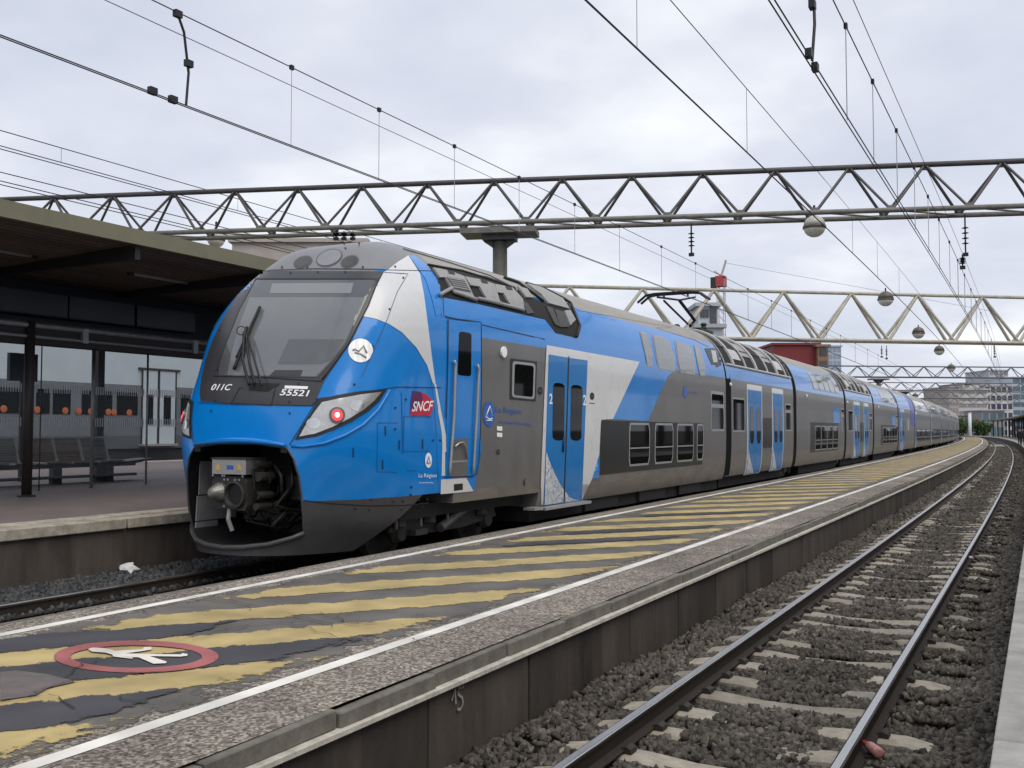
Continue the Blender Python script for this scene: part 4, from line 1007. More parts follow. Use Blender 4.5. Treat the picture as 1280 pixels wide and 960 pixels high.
skintext('builder_plate', '94 87 0055521', Z4((968, 606))[0], (36, -3.2), (0, -4), mat('faint_lettering', (.2, .2, .19), .5), .006, cab); skintext('builder_plate', '2N 810', Z4((1122, 596))[0], (20, -2), (0, -3.5), MATS['faint_lettering'], .006, cab)
patch('equipment_cover', Z5((378, 360), (425, 358), (452, 400), (470, 440), (412, 436)), DPANEL, cab, .008, 4)
patch('cover_vent', Z5((408, 368), (430, 372), (440, 425), (418, 425)), EQW, cab, .011, 4)
# ---- roof equipment over the cab
patch('roof_well', ZR((90, 66), (520, 150), (720, 225), (900, 330), (1110, 345), (1192, 515), (1160, 594), (1015, 560), (940, 462), (780, 425), (440, 345), (190, 298), (150, 170), (105, 100)), DARK, cab, .006, 4)
for nm, poly in [('roof_panel', ((112, 96), (235, 120), (340, 160), (420, 330), (260, 268), (200, 165), (160, 165))), ('roof_panel', ((345, 160), (470, 185), (560, 215), (600, 345), (505, 325), (450, 232), (385, 222))), ('roof_panel', ((565, 215), (690, 240), (765, 320), (775, 395), (680, 372), (625, 280), (575, 272))), ('roof_panel', ((800, 210), (900, 235), (1060, 318), (1108, 392), (955, 352), (905, 290))), ('roof_panel', ((730, 228), (800, 250), (842, 312), (790, 308)))]:
    patch(nm, ZR(*poly), EQUIP, cab, .01, 4, thick=.03)
GRILL = mat('louvre_dark', (.06, .06, .06), .6, var=.2)
patch('louvre', ZR((205, 165), (335, 185), (385, 275), (260, 250)), GRILL, cab, .045, 4)
for i in range(5): seam(ZR((212 + i * 12, 172 + i * 16), (338 + i * 9, 194 + i * 16)), EQUIP, .8, .05, cab, 'louvre_slat')
for q in ((240, 133), (480, 198), (660, 245)): patch('roof_hatch', ZR((q[0] - 25, q[1] - 14), (q[0] + 22, q[1] - 6), (q[0] + 30, q[1] + 16), (q[0] - 12, q[1] + 10)), BLACK, cab, .046, 3)
for q in ((160, 290, 250, 240), (255, 268, 425, 325), (440, 318, 600, 350), (500, 330, 770, 400)): skintube(ZR((q[0], q[1]), (q[2], q[3])), .03, EQUIP, .04, 'roof_rail')
for poly in [((760, 330), (800, 350), (850, 420), (800, 425)), ((940, 370), (985, 385), (1040, 520), (1000, 500)), ((1000, 395), (1060, 408), (1105, 520), (1040, 520))]: patch('cooling_grille', ZR(*poly), GRILL, cab, .012, 4, thick=.02)
patch('grille_frame', ZR((1070, 405), (1110, 400), (1150, 470), (1110, 510)), EQUIP, cab, .012, 4, thick=.03)
skintube(ZR((640, 165), (740, 200), (860, 285), (920, 335)), .03, BLACK, .02, 'roof_seal'); skintube(ZR((800, 205), (920, 240), (1060, 310), (1118, 345), (1185, 510), (1160, 590)), .03, BLACK, .02, 'roof_seal')
skintube(ZR((85, 66), (330, 110), (560, 180), (690, 228)), .018, BLACK, .012, 'roof_seal')
skintube(Z3((15, 5), (200, 60), (420, 130), (520, 180)), .012, EQUIP, .012, 'roof_seal')
seam(Z3((840, 292), (1280, 372)) + Z5((150, 262), (330, 318), (400, 352)), EQUIP, 1.0, .006, cab, 'roof_gutter')
# ---- bogie under the cab
def wheelset(parent, y, x=1.0):
    wq = empty('wheel_set', (0, y, 0)); wq.parent = parent
    for s in (-1, 1): MB().lathe((s * .76, 0, .42), [(.40, -.07), (.43, -.06), (.42, .06), (.36, .07), (.30, .02), (.10, .06)], 24, 'x').build('wheel', IRON, wq, False)
    MB().tube([(-.76, 0, .42), (.76, 0, .42)], .09, 10).build('axle', IRON, wq)
def bogie(parent, y, wb=2.4, detail=True):
    bg_ = empty('bogie', (0, y, 0)); bg_.parent = parent
    for d_ in (-wb / 2, wb / 2):
        for s in (-1, 1): MB().lathe((s * .76, d_, .42), [(.43, -.06), (.42, .06), (.36, .07), (.3, .03), (.1, .07)], 22, 'x').build('wheel', IRON, bg_)
        for s in (-1, 1): MB().lathe((s * 1.05, d_, .43), [(.14, -.08), (.16, 0), (.12, .1)], 12, 'x').build('axle_box', IRON, bg_)
    for s in (-1, 1):
        MB().prism([(-wb / 2 - .3, .45), (-wb / 2 - .2, .62), (-.4, .62), (-.25, .46), (.25, .46), (.4, .62), (wb / 2 + .2, .62), (wb / 2 + .3, .45), (.45, .36), (-.45, .36)], 'x', s * 1.0, s * 1.12).build('side_frame', IRON, bg_)
    if detail:
        MB().tube([(1.22, -.35, .42), (1.22, .35, .66)], .07, 10).build('damper', mat('damper_grey', (.09, .085, .08), .5, var=.3), bg_); MB().tube([(1.22, .3, .645), (1.22, .75, .80)], .042, 8).build('damper_rod', IRON, bg_)
        for yy in (-1.3, -.55, .2, .95): MB().lathe((1.12, yy, .5), [(.10, 0), (.13, .02), (.13, .2), (.10, .24)], 10, 'z').build('spring', IRON, bg_)
        for yy in (-1.5, -.9, -.2): MB().tube([(1.25, yy, .82), (1.25, yy, .5)], .02, 6).build('sand_pipe', mat('pipe_grey', (.12, .12, .11), .5), bg_)
        MB().box(1.15, 1.3, -1.1, -.8, .38, .46).build('bracket', IRON, bg_)
    return bg_
bogie(cab, 3.4)
MB().box(-1.3, 1.3, 1.9, YD - .1, .62, .80).build('underframe', DARK, cab)
MB().box(-1.35, 1.35, YD + .05, LEN1 - .05, .30, .555).build('underfloor_box', DARK, cab)
for yy in (YD + 2.2, YD + 5, YD + 7.6): MB().box(1.2, 1.42, yy, yy + 1.6, .33, .55).build('equipment_case', DARK, cab)
MB().box(1.45, 1.66, YD - .35, YD - .05, .53, .57).build('step_bracket', FRAME, cab)
# ---- pantograph
pan = empty('pantograph'); pan.parent = cab
def PX(x, y, a=-8.9): return onX(800 + x / 6.857, 300 + y / 6.857, a) - OFFS
def ptube(pts, r_, nm, m_=BLACK): MB().tube([PX(*p) for p in pts], r_, 6).build(nm, m_, pan)
ptube([(430, 735), (470, 690), (340, 520)], .05, 'upper_arm'); ptube([(410, 720), (205, 520)], .03, 'control_rod'); ptube([(150, 490), (340, 515), (470, 490)], .03, 'head_frame')
hc = PX(300, 462)
for dy in (-.28, .0): MB().tube([hc + Vector((-1.0, dy, -.22)), hc + Vector((-.75, dy, -.03)), hc + Vector((-.5, dy, 0)), hc + Vector((.5, dy, 0)), hc + Vector((.75, dy, -.03)), hc + Vector((1.0, dy, -.22))], .035, 6).build('collector_strip', BLACK, pan)
for p in ((205, 490), (410, 480)): MB().tube([PX(*p), PX(p[0], p[1] - 25)], .03, 6).build('head_spring', BLACK, pan)
b0 = PX(430, 740); MB().box(b0.x - .5, b0.x + .5, b0.y - .6, b0.y + .6, b0.z - .35, b0.z - .12).build('pantograph_base', IRON, pan)
for sx in (-.4, .4): MB().lathe((b0.x + sx, b0.y, b0.z - .12), [(.07, 0), (.10, .05), (.06, .1), (.10, .15), (.06, .2)], 10).build('insulator', IRON, pan)

# ---- the cars behind
def place(o, t0, t1):
    a_, b_ = W(TX, t0, RAIL2), W(TX, t1, RAIL2); d = b_ - a_
    o.location = a_; o.rotation_euler = (0, 0, math.atan2(-d.x, d.y)); return d.length
BEL = mat('bellows_black', (.006, .006, .006), .9, var=.1, spec=.1)
def gangway(car, L):
    body('gangway_bellows', car, L - .06, L + .56, .64, [BEL] * 4, lambda v: 0)[0].scale = (.992, 1, .985)
def hoop_roof(car, y0, y1, n, white=True):
    """open technical roof: dark well, hoops and pale covers that follow the roof curve"""
    vv = [VROOF - .05 + (1 - VROOF + .05) * i / 8 for i in range(9)]
    vl = VBLUE + .055
    arc = [vl + (1 - vl) * i / 10 for i in range(11)]
    sec = [Bs(a_) for a_ in arc]; full = [(x, z) for x, z in sec] + [(-x, z) for x, z in sec[-2::-1]]
    v = [(x * .985, y, z - .02) for y in (y0, y1) for x, z in full]; k = len(full)
    MB().add([(x * 1.004, y, z + .004) for y in (y0, y1) for x, z in full], [(i, i + 1, i + 1 + k, i + k) for i in range(k - 1)]).build('roof_well', DARK, car)
    for i in range(n):
        yy = y0 + (y1 - y0) * (i + .5) / n + .06 * math.sin(i * 2.3)
        MB().tube([(x * 1.015, yy, z + .02) for x, z in full], 0.03 if i % 2 else .05, 5).build('roof_hoop', EQW, car)
    for i in range(n - 1):
        if i % 3 == 2: continue
        ya = y0 + (y1 - y0) * (i + .62) / n; yb = y0 + (y1 - y0) * (i + 1.36) / n
        s_ = sec[2:6] if i % 2 else sec[1:4]
        MB().add([(x * 1.012, y, z + .012) for y in (ya, yb) for x, z in s_], [(j, j + 1, j + 1 + len(s_), j + len(s_)) for j in range(len(s_) - 1)]).build('roof_cover', EQUIP if i % 2 else EQW, car)
    MB().tube([(sec[0][0] * 1.012, y0, sec[0][1]), (sec[0][0] * 1.012, y1, sec[0][1])], .035, 6).build('roof_rail', EQW, car)
    MB().tube([(sec[3][0] * 1.012, y0, sec[3][1]), (sec[3][0] * 1.012, y1, sec[3][1])], .025, 6).build('roof_rail', IRON, car)
def pdoor(car, y0, y1, detail=True):
    d_ = empty('passenger_door'); d_.parent = car; zt = 2.98; m_ = (y0 + y1) / 2
    skin_rect('door_frame', y0 - .10, y1 + .10, .56, zt + .16, WHITE, d_, .008, 0)
    for a_, b_ in ((y0, m_ - .012), (m_ + .012, y1)):
        l_ = skin_rect('door_leaf', a_, b_, .58, zt, DBLUE, d_, .016, 0); c = (a_ + b_) / 2; hw_ = (b_ - a_) * .30
        skin_rect('door_window', c - hw_, c + hw_, 1.45, 2.5, WGLASS, d_, .021, hw_ * .55)
    v = []; nn = 8
    for i in range(nn + 1):
        s = i / nn; zz = .59 + (1.35 - .59) * s; x = skin_x(zz) + .0195; v += [(x, y0, zz), (x, y0 + (m_ - y0 + .1) * (1 - s) ** 1.6, zz)]
    MB().add(v, [(2 * i, 2 * i + 1, 2 * i + 3, 2 * i + 2) for i in range(nn)]).build('door_pattern', MATS['mottled_white_film'], d_)
def win_simple(car, y0, y1, z0, z1, tr_=None):
    wq = empty('window'); wq.parent = car
    skin_rect('frame', y0, y1, z0, z1, FRAME, wq, .010, .03)
    if tr_: skin_rect('pane', y0 + .06, y1 - .06, z0 + .05, tr_ - .05, WGLASS, wq, .014, .02); skin_rect('top_pane', y0 + .06, y1 - .06, tr_ + .05, z1 - .05, WGLASS, wq, .014, .02)
    else: skin_rect('pane', y0 + .06, y1 - .06, z0 + .05, z1 - .05, WGLASS, wq, .014, .02)
def upper_row(car, y0, y1, n, m_=None):
    wd = (y1 - y0) / n
    for i in range(n): 
        wq = empty('upper_window'); wq.parent = car
        skin_rect('frame', y0 + i * wd + .03, y0 + (i + 1) * wd - .03, 3.34, 4.05, FRAME, wq, .008, .08); skin_rect('pane', y0 + i * wd + .08, y0 + (i + 1) * wd - .08, 3.39, 4.0, UGLASS, wq, .012, .07)
def door_car(t0, t1, label):
    c = empty('door_car', label=label, cat='train car', group='coupled cars of the blue regional train'); L = place(c, t0, t1) - .5
    body('car_body', c, 0, L, .60, [GREY, SKIRT, BLUE, ROOFG], lambda v: 1 if v < VSK - .04 else (0 if v < VBLUE else (2 if v < VBLUE + .06 else 3)))
    hoop_roof(c, .15, L - .1, 6); gangway(c, L); s = L / 7.65
    win_simple(c, .45 * s, 1.65 * s, 1.78, 2.72); pdoor(c, 2.0 * s, 3.45 * s); pdoor(c, 4.85 * s, 6.1 * s); skin_rect('charcoal_panel', 3.6 * s, 4.7 * s, 1.3, 2.2, DPANEL, c, .007, 0); win_simple(c, 6.45 * s, 7.3 * s, 1.8, 2.7, 2.45)
    MB().box(-1.3, 1.3, .1, L - .1, .3, .6).build('underfloor_box', DARK, c); bogie(c, L + .25, 2.2, True)
    MB().lathe((1.62, .22, 3.05), [(.05, 0), (.04, .04)], 10, 'x').build('side_lamp', TEXW, c)
    return c
def dd_car(t0, t1, label, low=4, up=5, blue=True):
    c = empty('double_deck_car', label=label, cat='train car', group='coupled cars of the blue regional train'); L = place(c, t0, t1) - .5
    body('car_body', c, 0, L, .60, [GREY, SKIRT, BLUE, ROOFG], lambda v: 1 if v < VSK else (0 if v < VBLUE else (2 if v < VROOF else 3)))
    gangway(c, L); s = L / 9.4
    skin_rect('window_band', 2.3 * s, 7.9 * s, 1.02, 2.12, DPANEL, c, .006, 0)
    lower_windows(c, [((3.1 + i * 1.2) * s, (4.2 + i * 1.2) * s) for i in range(low)], 1.08, 2.0)
    upper_row(c, 3.0 * s, 8.6 * s, up); win_simple(c, 8.6 * s, 9.3 * s, 1.8, 2.75, 2.45)
    if blue: skin_rect('blue_livery_panel', 6.8 * s, 8.3 * s, 2.13, 2.75, BLUE, c, .007, 0)
    MB().box(-1.3, 1.3, 1.6, L - .6, .28, .6).build('underfloor_box', DARK, c); bogie(c, L + .25, 2.2, True)
    skin_rect('roof_equipment', L - .8, L - .1, 3.5, 4.25, DPANEL, c, .012, 0)
    MB().lathe((1.62, 1.6, 3.05), [(.05, 0), (.04, .04)], 10, 'x').build('side_lamp', TEXW, c)
    return c
gangway(cab, LEN1)
bogie(cab, LEN1 + .2, 2.2)
XB = [909.5, 996, 1058, 1093, 1123.5, 1141]
TB = [t_at(x, -7.3) for x in XB]
door_car(TB[0], TB[1], 'short grey car with two tall blue doors, directly behind the cab car')
dd_car(TB[1], TB[2], 'double-deck grey car with curved upper windows between the two short door cars')
door_car(TB[2], TB[3], 'farther short grey car with two blue doors, fourth along the train')
dd_car(TB[3], TB[4], 'farther double-deck grey car with a row of small upper windows', 5, 6)
# closing cab car of the first unit, plain nose at its far end
endc = empty('cab_car', label='far end car of the blue train with a purple blue stripe on its side', cat='train car', group='coupled cars of the blue regional train')
L = place(endc, TB[4], TB[5] + 1.5)
body('car_body', endc, 0, L - .2, .6, [GREY, SKIRT, BLUE, ROOFG], zoneb); pdoor(endc, L * .18, L * .30); win_simple(endc, L * .38, L * .48, 1.8, 2.6); win_simple(endc, L * .52, L * .62, 1.8, 2.6)
VIO = mat('violet_blue_livery', (.03, .06, .38), .3, var=.05)
skin_rect('violet_livery_panel', L * .72, L - .2, 2.2, 4.3, VIO, endc, .008, .3); skin_rect('blue_livery_panel', L * .08, L * .3, .62, 3.2, BLUE, endc, .006, 0); bogie(endc, L * .55, 2.2)
# second, all grey unit round the curve
t = TB[5] + 2.0
names = ['leading grey car of the coupled second unit, round the start of the curve', 'second grey car of the coupled far unit, on the bend', 'third grey car of the coupled far unit, on the bend', 'fourth grey car of the coupled far unit, further round the bend', 'fifth grey car of the coupled far unit, far round the bend', 'last grey car of the far unit, where the bend hides it']
for i, nm in enumerate(names):
    L_ = 15.0
    c = empty('grey_car', label=nm, cat='train car', group='grey cars of the far unit'); L = place(c, t, t + L_) - .5
    body('car_body', c, 0, L, .6, [GREY, SKIRT, GREY, ROOFG], zoneb); gangway(c, L)
    skin_rect('window_band', 1.2, L - 1.2, 1.0, 1.95, DPANEL, c, .008, 0); skin_rect('upper_window_band', 1.0, L - 1.0, 3.3, 4.0, UGLASS, c, .008, 0)
    for k in range(7): skin_rect('window', 1.6 + k * 1.8, 2.9 + k * 1.8, 1.1, 1.88, WGLASS, c, .012, 0)
    pdoor(c, .3, 1.1); bogie(c, 1.8, 2.2, False); bogie(c, L - .6, 2.2, False)
    hoop_roof(c, L - 2.6, L - .1, 4)
    t += L_
# ================================================================== GANTRIES
GDARK = mat('dark_gantry_steel', (0.07, 0.066, 0.068), .55, metal=.2, var=.3, scale=4)
GBOT = mat('grey_gantry_steel', (0.16, 0.155, 0.14), .6, metal=.1, var=.3, scale=4)
GCREAM = mat('cream_gantry_tube', (0.42, 0.40, 0.33), .6, var=.25, scale=3)
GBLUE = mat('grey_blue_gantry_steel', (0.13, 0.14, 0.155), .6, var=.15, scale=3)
POLEM = mat('pole_grey_green', (0.10, 0.102, 0.092), .6, metal=.2, var=.2, scale=4)
CERAM = mat('brown_insulator', (0.03, 0.02, 0.018), .35, var=.2)
def gantry(A, B, zb, zt, bay, half, rc, rd, mtop, mbot, mdia, label, group, phase=0.0):
    """triangular lattice beam from A to B (ground xy): one top chord, two bottom chords, each brace its own piece"""
    A = Vector((A[0], A[1], 0)); B = Vector((B[0], B[1], 0)); d = (B - A); L = d.length; rz = math.atan2(d.y, d.x)
    g_ = empty('overhead_gantry', A, rz, label, 'gantry', group)
    MB().tube([(0, 0, zt), (L, 0, zt)], rc * 1.1, 8).build('top_chord', mtop, g_, True)
    for s in (-1, 1): MB().tube([(0, s * half, zb), (L, s * half, zb)], rc, 8).build('bottom_chord', mbot, g_, True)
    up = [MB().tube([(0, s * half, zb), (bay / 2, 0, zt)], rd, 6).mesh('brace') for s in (-1, 1)]
    dn = [MB().tube([(0, 0, zt), (bay / 2, s * half, zb)], rd, 6).mesh('brace') for s in (-1, 1)]
    lc = MB().tube([(0, -half, zb), (bay, half, zb)], rd * .7, 5).mesh('lace'); n = int((L - phase) / bay)
    for i in range(n):
        x = phase + i * bay
        for k in range(2):
            o = put('brace', up[k], mdia, g_); o.location = (x, 0, 0)
            o = put('brace', dn[k], mdia, g_); o.location = (x + bay / 2, 0, 0)
        o = put('lace', lc, mbot, g_); o.location = (x, 0, 0)
    pt_ = boxmesh('node_plate', rc * 3.2, rc * .4, rc * 1.6); pb_ = boxmesh('node_plate', rc * 3.2, rc * .4, rc * 1.3)
    if L < 60:
        for i in range(n + 1):
            x = phase + i * bay
            o = put('node_plate', pt_, mdia, g_); o.location = (min(x + bay / 2, L), 0, zt - rc * 2.2)
            for s in (-1, 1): o = put('node_plate', pb_, mbot, g_); o.location = (x, s * half, zb + rc * .6)
    return g_, L, rz
def along(g_, s, y=0, z=0): return g_.matrix_basis @ Vector((s, y, z))
def pole(xy, z0, z1, r, label, g_parent=None, br=True, rz=0, m=POLEM):
    p = empty('gantry_post', (xy[0], xy[1], z0), rz, label, 'post', 'posts that carry the gantries')
    MB().tube([(0, 0, 0), (0, 0, z1 - z0)], r, 14).build('shaft', m, p, True)
    MB().lathe((0, 0, 0), [(r * 2, 0), (r * 2, .04), (r * 1.1, .05)], 12).build('base_plate', m, p)
    if br:
        h = z1 - z0
        MB().box(-.95, .95, -.45, .45, h + .16, h + .30).build('saddle_beam', GBOT, p); MB().box(-.42, .42, -.25, .25, h + .02, h + .16).build('bracket', GDARK, p)
        for s in (-1, 1): MB().prism([(s * .17, h - .16), (s * .42, h + .02), (s * .17, h + .02)], 'y', -.08, .08).build('gusset', GDARK, p)
    return p
# first gantry: skewed across the tracks, post on the left platform behind the train
PO = atD(625, 281, 25.2); PO.z = 0; RE = atD(1280, 257, 23.35)
D1 = Vector((RE.x, RE.y, 0)) - PO; D1.normalize()
BAY = 1.74
A1 = PO - D1 * 22.5; B1 = PO + D1 * 20
g1, L1, rz1 = gantry(A1, B1, 7.26, 8.42, BAY, .42, .062, .036, GDARK, GBOT, GDARK, 'nearest overhead gantry, dark lattice beam right across the picture', 'lattice gantries over the tracks', phase=.60)
pole((PO.x, PO.y), LPZ, 6.85, .185, 'grey round post with bracket under the nearest gantry, rising behind the train', rz=rz1)
# end post far right, outside the frame, so that the beam is carried
pole(tuple(B1.xy - D1.xy * 1.0), RPZ, 6.85, .24, 'grey round post under the right end of the nearest gantry', rz=rz1)
# second gantry: pale, deeper
A2 = atD(640, 424, 50.0); B2 = atD(1500, 432, 56.5)
d2 = Vector((B2.x - A2.x, B2.y - A2.y)); 
g2, L2, rz2 = gantry((A2.x, A2.y), (B2.x, B2.y), 6.85, 9.4, 3.86, .34, .085, .085, GCREAM, GCREAM, GCREAM, 'second gantry, pale cream tubes with deep zigzag braces', 'lattice gantries over the tracks', phase=1.05)
pole(tuple(along(g2, L2 - .8).xy), RPZ, 6.9, .22, 'pale post under the right end of the cream gantry', br=False)
pole(tuple(along(g2, 1.6).xy), LPZ, 6.9, .22, 'pale post under the left end of the cream gantry, behind the train', br=False)
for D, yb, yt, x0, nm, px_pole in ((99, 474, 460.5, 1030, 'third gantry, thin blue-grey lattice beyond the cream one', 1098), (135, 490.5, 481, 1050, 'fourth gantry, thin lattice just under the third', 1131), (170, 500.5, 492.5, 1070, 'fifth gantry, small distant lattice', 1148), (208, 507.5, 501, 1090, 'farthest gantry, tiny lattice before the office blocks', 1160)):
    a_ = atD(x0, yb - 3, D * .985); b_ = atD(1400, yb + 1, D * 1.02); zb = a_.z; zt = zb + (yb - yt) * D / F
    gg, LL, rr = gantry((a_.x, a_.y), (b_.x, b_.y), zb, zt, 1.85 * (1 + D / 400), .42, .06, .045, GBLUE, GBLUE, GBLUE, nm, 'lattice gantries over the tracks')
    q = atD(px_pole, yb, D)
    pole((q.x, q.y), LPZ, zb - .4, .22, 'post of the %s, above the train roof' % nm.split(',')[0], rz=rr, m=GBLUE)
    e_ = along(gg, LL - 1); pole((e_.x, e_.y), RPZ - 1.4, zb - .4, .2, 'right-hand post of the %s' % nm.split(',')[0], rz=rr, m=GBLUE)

# ================================================================== OVERHEAD WIRES
WIRE = mat('dark_wire', (0.03, 0.03, 0.032), .5, metal=.5, var=.1)
PALEW = mat('pale_dropper', (0.33, 0.33, 0.35), .5, metal=.3, var=.1)
def wire_pts(a, z, t0, t1, sag=0.0, sup=(), step=3.0):
    P = []; n = int((t1 - t0) / step)
    for i in range(n + 1):
        t = t0 + (t1 - t0) * i / n; zz = z
        if sag:
            for s0, s1 in zip(sup[:-1], sup[1:]):
                if s0 <= t < s1: q = (t - s0) / (s1 - s0); zz = z - sag * 4 * q * (1 - q)
        P.append(W(a, t, zz))
    return P
def zmess(t, z, sag, sup):
    for s0, s1 in zip(sup[:-1], sup[1:]):
        if s0 <= t < s1: q = (t - s0) / (s1 - s0); return z - sag * 4 * q * (1 - q)
    return z
def catenary(label, a, zc, zm, sup, drops, ext=None, two=True, zaux=None, r=.0075, sag=.55, am=0.0):
    c = empty('overhead_line', label=label, cat='overhead line', group='overhead lines')
    for k in ((-.022, .022) if two else (0,)): MB().tube(wire_pts(a + k, zc, -6, 260), r, 5).build('contact_wire', WIRE, c)
    MB().tube(wire_pts(a + am, zm, -6, 260, sag, sup, 1.5), r, 5).build('messenger_wire', WIRE, c)
    if zaux is not None: MB().tube(wire_pts(a + am + zaux[0], zaux[1], -6, 260, sag * .8, sup, 1.5), r * .7, 5).build('auxiliary_wire', WIRE, c)
    for t in drops:
        zt_ = zmess(t, zm, sag, sup)
        d_ = MB().tube([W(a, t, zc), W(a + am, t, zt_)], .006 if t < 30 else .009, 4).build('dropper', PALEW if t > 8.2 else WIRE, c)
        MB().box(-.02, .02, -.03, .03, -.03, .03).build('clamp', WIRE, d_).location = W(a + am, t, zt_)
    return c
c2 = catenary('overhead line above the blue train, two contact wires with droppers', -8.8, 5.88, 6.95, (-25, 23.2, 57, 98, 135, 170, 208, 260), [4.6, 5.9, 10.2, 12.2, 14.4, 16.8, 19.4, 22, 25, 28, 31, 34, 37.5, 41, 45, 49, 53, 58, 63, 68], zaux=(-.15, 6.78), sag=.0)
MB().tube([W(-8.8, 8.35, 5.9), W(-8.82, 8.4, 6.3), W(-8.8, 8.3, 6.75), W(-8.8, 8.2, 6.93)], .016, 6).build('jumper_cable', WIRE, c2)
for tt, zz in ((8.2, 6.93), (8.15, 5.9), (7.85, 5.91), (8.38, 6.4)): MB().box(-.03, .03, -.05, .05, -.04, .04).build('jumper_clamp', WIRE, c2).location = W(-8.8, tt, zz)
c1 = catenary('overhead line above the near track, two contact wires with droppers', -1.92, 5.68, 6.80, (-25, 26, 58, 98, 135, 170, 208, 260), [11.9, 14.0, 16.5, 19.0, 21.5, 24, 27, 30, 33, 36.5, 40, 44, 48, 52, 57, 62, 68, 74, 80], zaux=(.05, 7.2), sag=.0)
MB().tube([W(-1.92, 9.9, 5.72), W(-1.90, 9.95, 6.1), W(-1.92, 10.0, 6.78)], .016, 6).build('jumper_cable', WIRE, c1)
for tt, zz in ((9.75, 5.74), (10.05, 5.70), (9.95, 6.3)): MB().box(-.03, .03, -.05, .05, -.04, .04).build('jumper_clamp', WIRE, c1).location = W(-1.92, tt, zz)
cm = empty('lighting_cable', label='cable above the platform that carries the hanging globe lamps', cat='cable')
MB().tube(wire_pts(-4.55, 7.05, -6, 260), .014, 5).build('cable_wire', WIRE, cm); MB().tube(wire_pts(-4.55, 8.22, -6, 24.9), .008, 5).build('messenger_wire', WIRE, cm); MB().tube(wire_pts(-4.55, 8.22, 24.9, 55), .006, 5).build('messenger_wire', WIRE, cm)
for t in (17.5, 12, 29, 34, 40): MB().tube([W(-4.55, t, 7.05), W(-4.55, t, 8.22)], .006, 4).build('dropper', PALEW, cm)
cl = empty('overhead_line', label='overhead lines of the far left tracks, above the canopy roof', cat='overhead line', group='overhead lines')
for a_, z_ in ((-20, 8.64), (-20, 8.3), (-20.06, 8.25), (-20, 7.72), (-19.9, 7.5), (-20.05, 7.46)): MB().tube(wire_pts(a_, z_, -6, 260), .012, 5).build('wire', WIRE, cl)
for t in (15.2, 21, 28, 36): MB().tube([W(-20, t, 8.3), W(-20, t, 8.64)], .006, 4).build('dropper', WIRE, cl)
# insulator hangers under the first gantry
def hanger(px, D, y0, y1, label):
    p = atD(px, y0, D); q = atD(px, y1, D); h = p.z - q.z
    e_ = empty('insulator_hanger', (p.x, p.y, q.z), 0, label, 'insulator', 'hangers under the gantries')
    MB().tube([(0, 0, h), (0, 0, 0)], .02, 6).build('rod', WIRE, e_)
    for k in range(4): MB().lathe((0, 0, h * (.25 + .13 * k)), [(.03, 0), (.085, .015), (.03, .04)], 10).build('insulator_disc', CERAM, e_)
    MB().box(-.06, .06, -.04, .04, -.05, .03).build('clamp', WIRE, e_)
hanger(864, 24.6, 279, 318, 'insulator hanging under the nearest gantry, left of the globe lamp'); hanger(1206, 23.6, 268, 318, 'insulator hanging under the nearest gantry, at the right')
hanger(1203, 23.6, 318, 334, 'small lower insulator at the right under the nearest gantry')
for px in (420, 430, 441):
    hanger(px, 26.2, 289, 298, 'tiny insulator under the gantry above the cab roof, %s of three' % {420: 'left', 430: 'middle', 441: 'right'}[px])
hanger(1102, 54.2, 432, 446, 'short insulator under the cream gantry, left of a pair'); hanger(1108, 54.2, 432, 448, 'short insulator under the cream gantry, right of a pair'); hanger(1243, 55, 430, 446, 'short insulator under the cream gantry, near the right edge')
# ---- globe lamps
GLOBE = mat('globe_glass', (0.55, 0.54, 0.48), .25, var=.1, scale=3); LCAP = mat('lamp_cap', (0.10, 0.085, 0.07), .5, var=.2)
def globe(px, py, D, r, label, stem=.25):
    p = atD(px, py, D); e_ = empty('globe_lamp', p, 0, label, 'lamp', 'hanging globe lamps'); n = 8
    MB().lathe((0, 0, 0), [(r * math.cos(math.radians(a)), r * math.sin(math.radians(a))) for a in (-89, -70, -50, -30, -12)], 20).build('glass_bowl', GLOBE, e_, True)
    MB().lathe((0, 0, 0), [(r * 1.04, -.2 * r), (r * 1.04, 0)], 20).build('rim', LCAP, e_, True)
    MB().lathe((0, 0, 0), [(r * math.cos(math.radians(a)), r * math.sin(math.radians(a))) for a in (0, 25, 50, 75)], 20).build('cap', LCAP if D > 30 else GLOBE, e_, True)
    MB().tube([(0, 0, r * .9), (0, 0, r + stem)], .03, 6).build('stem', WIRE, e_)
globe(1018, 283, 24.3, .27, 'globe lamp hanging under the nearest gantry over the platform'); globe(1107, 373.5, 37.5, .29, 'second globe lamp, in front of the cream gantry', .12)
globe(1148, 416, 50, .30, 'third globe lamp, below the cream gantry', .1); globe(1174, 438, 61, .30, 'fourth globe lamp, dark, on the cable past the cream gantry', .1); globe(1189, 460, 76, .30, 'fifth globe lamp, at the third gantry', .1); globe(1209, 481, 105, .30, 'sixth globe lamp, small, under the third gantry', .1); globe(1144, 495, 110, .32, 'distant globe lamp left of the others, just above the train roof', .1)
globe(270, 299, 27.5, .24, 'globe lamp under the nearest gantry beside the canopy roof')

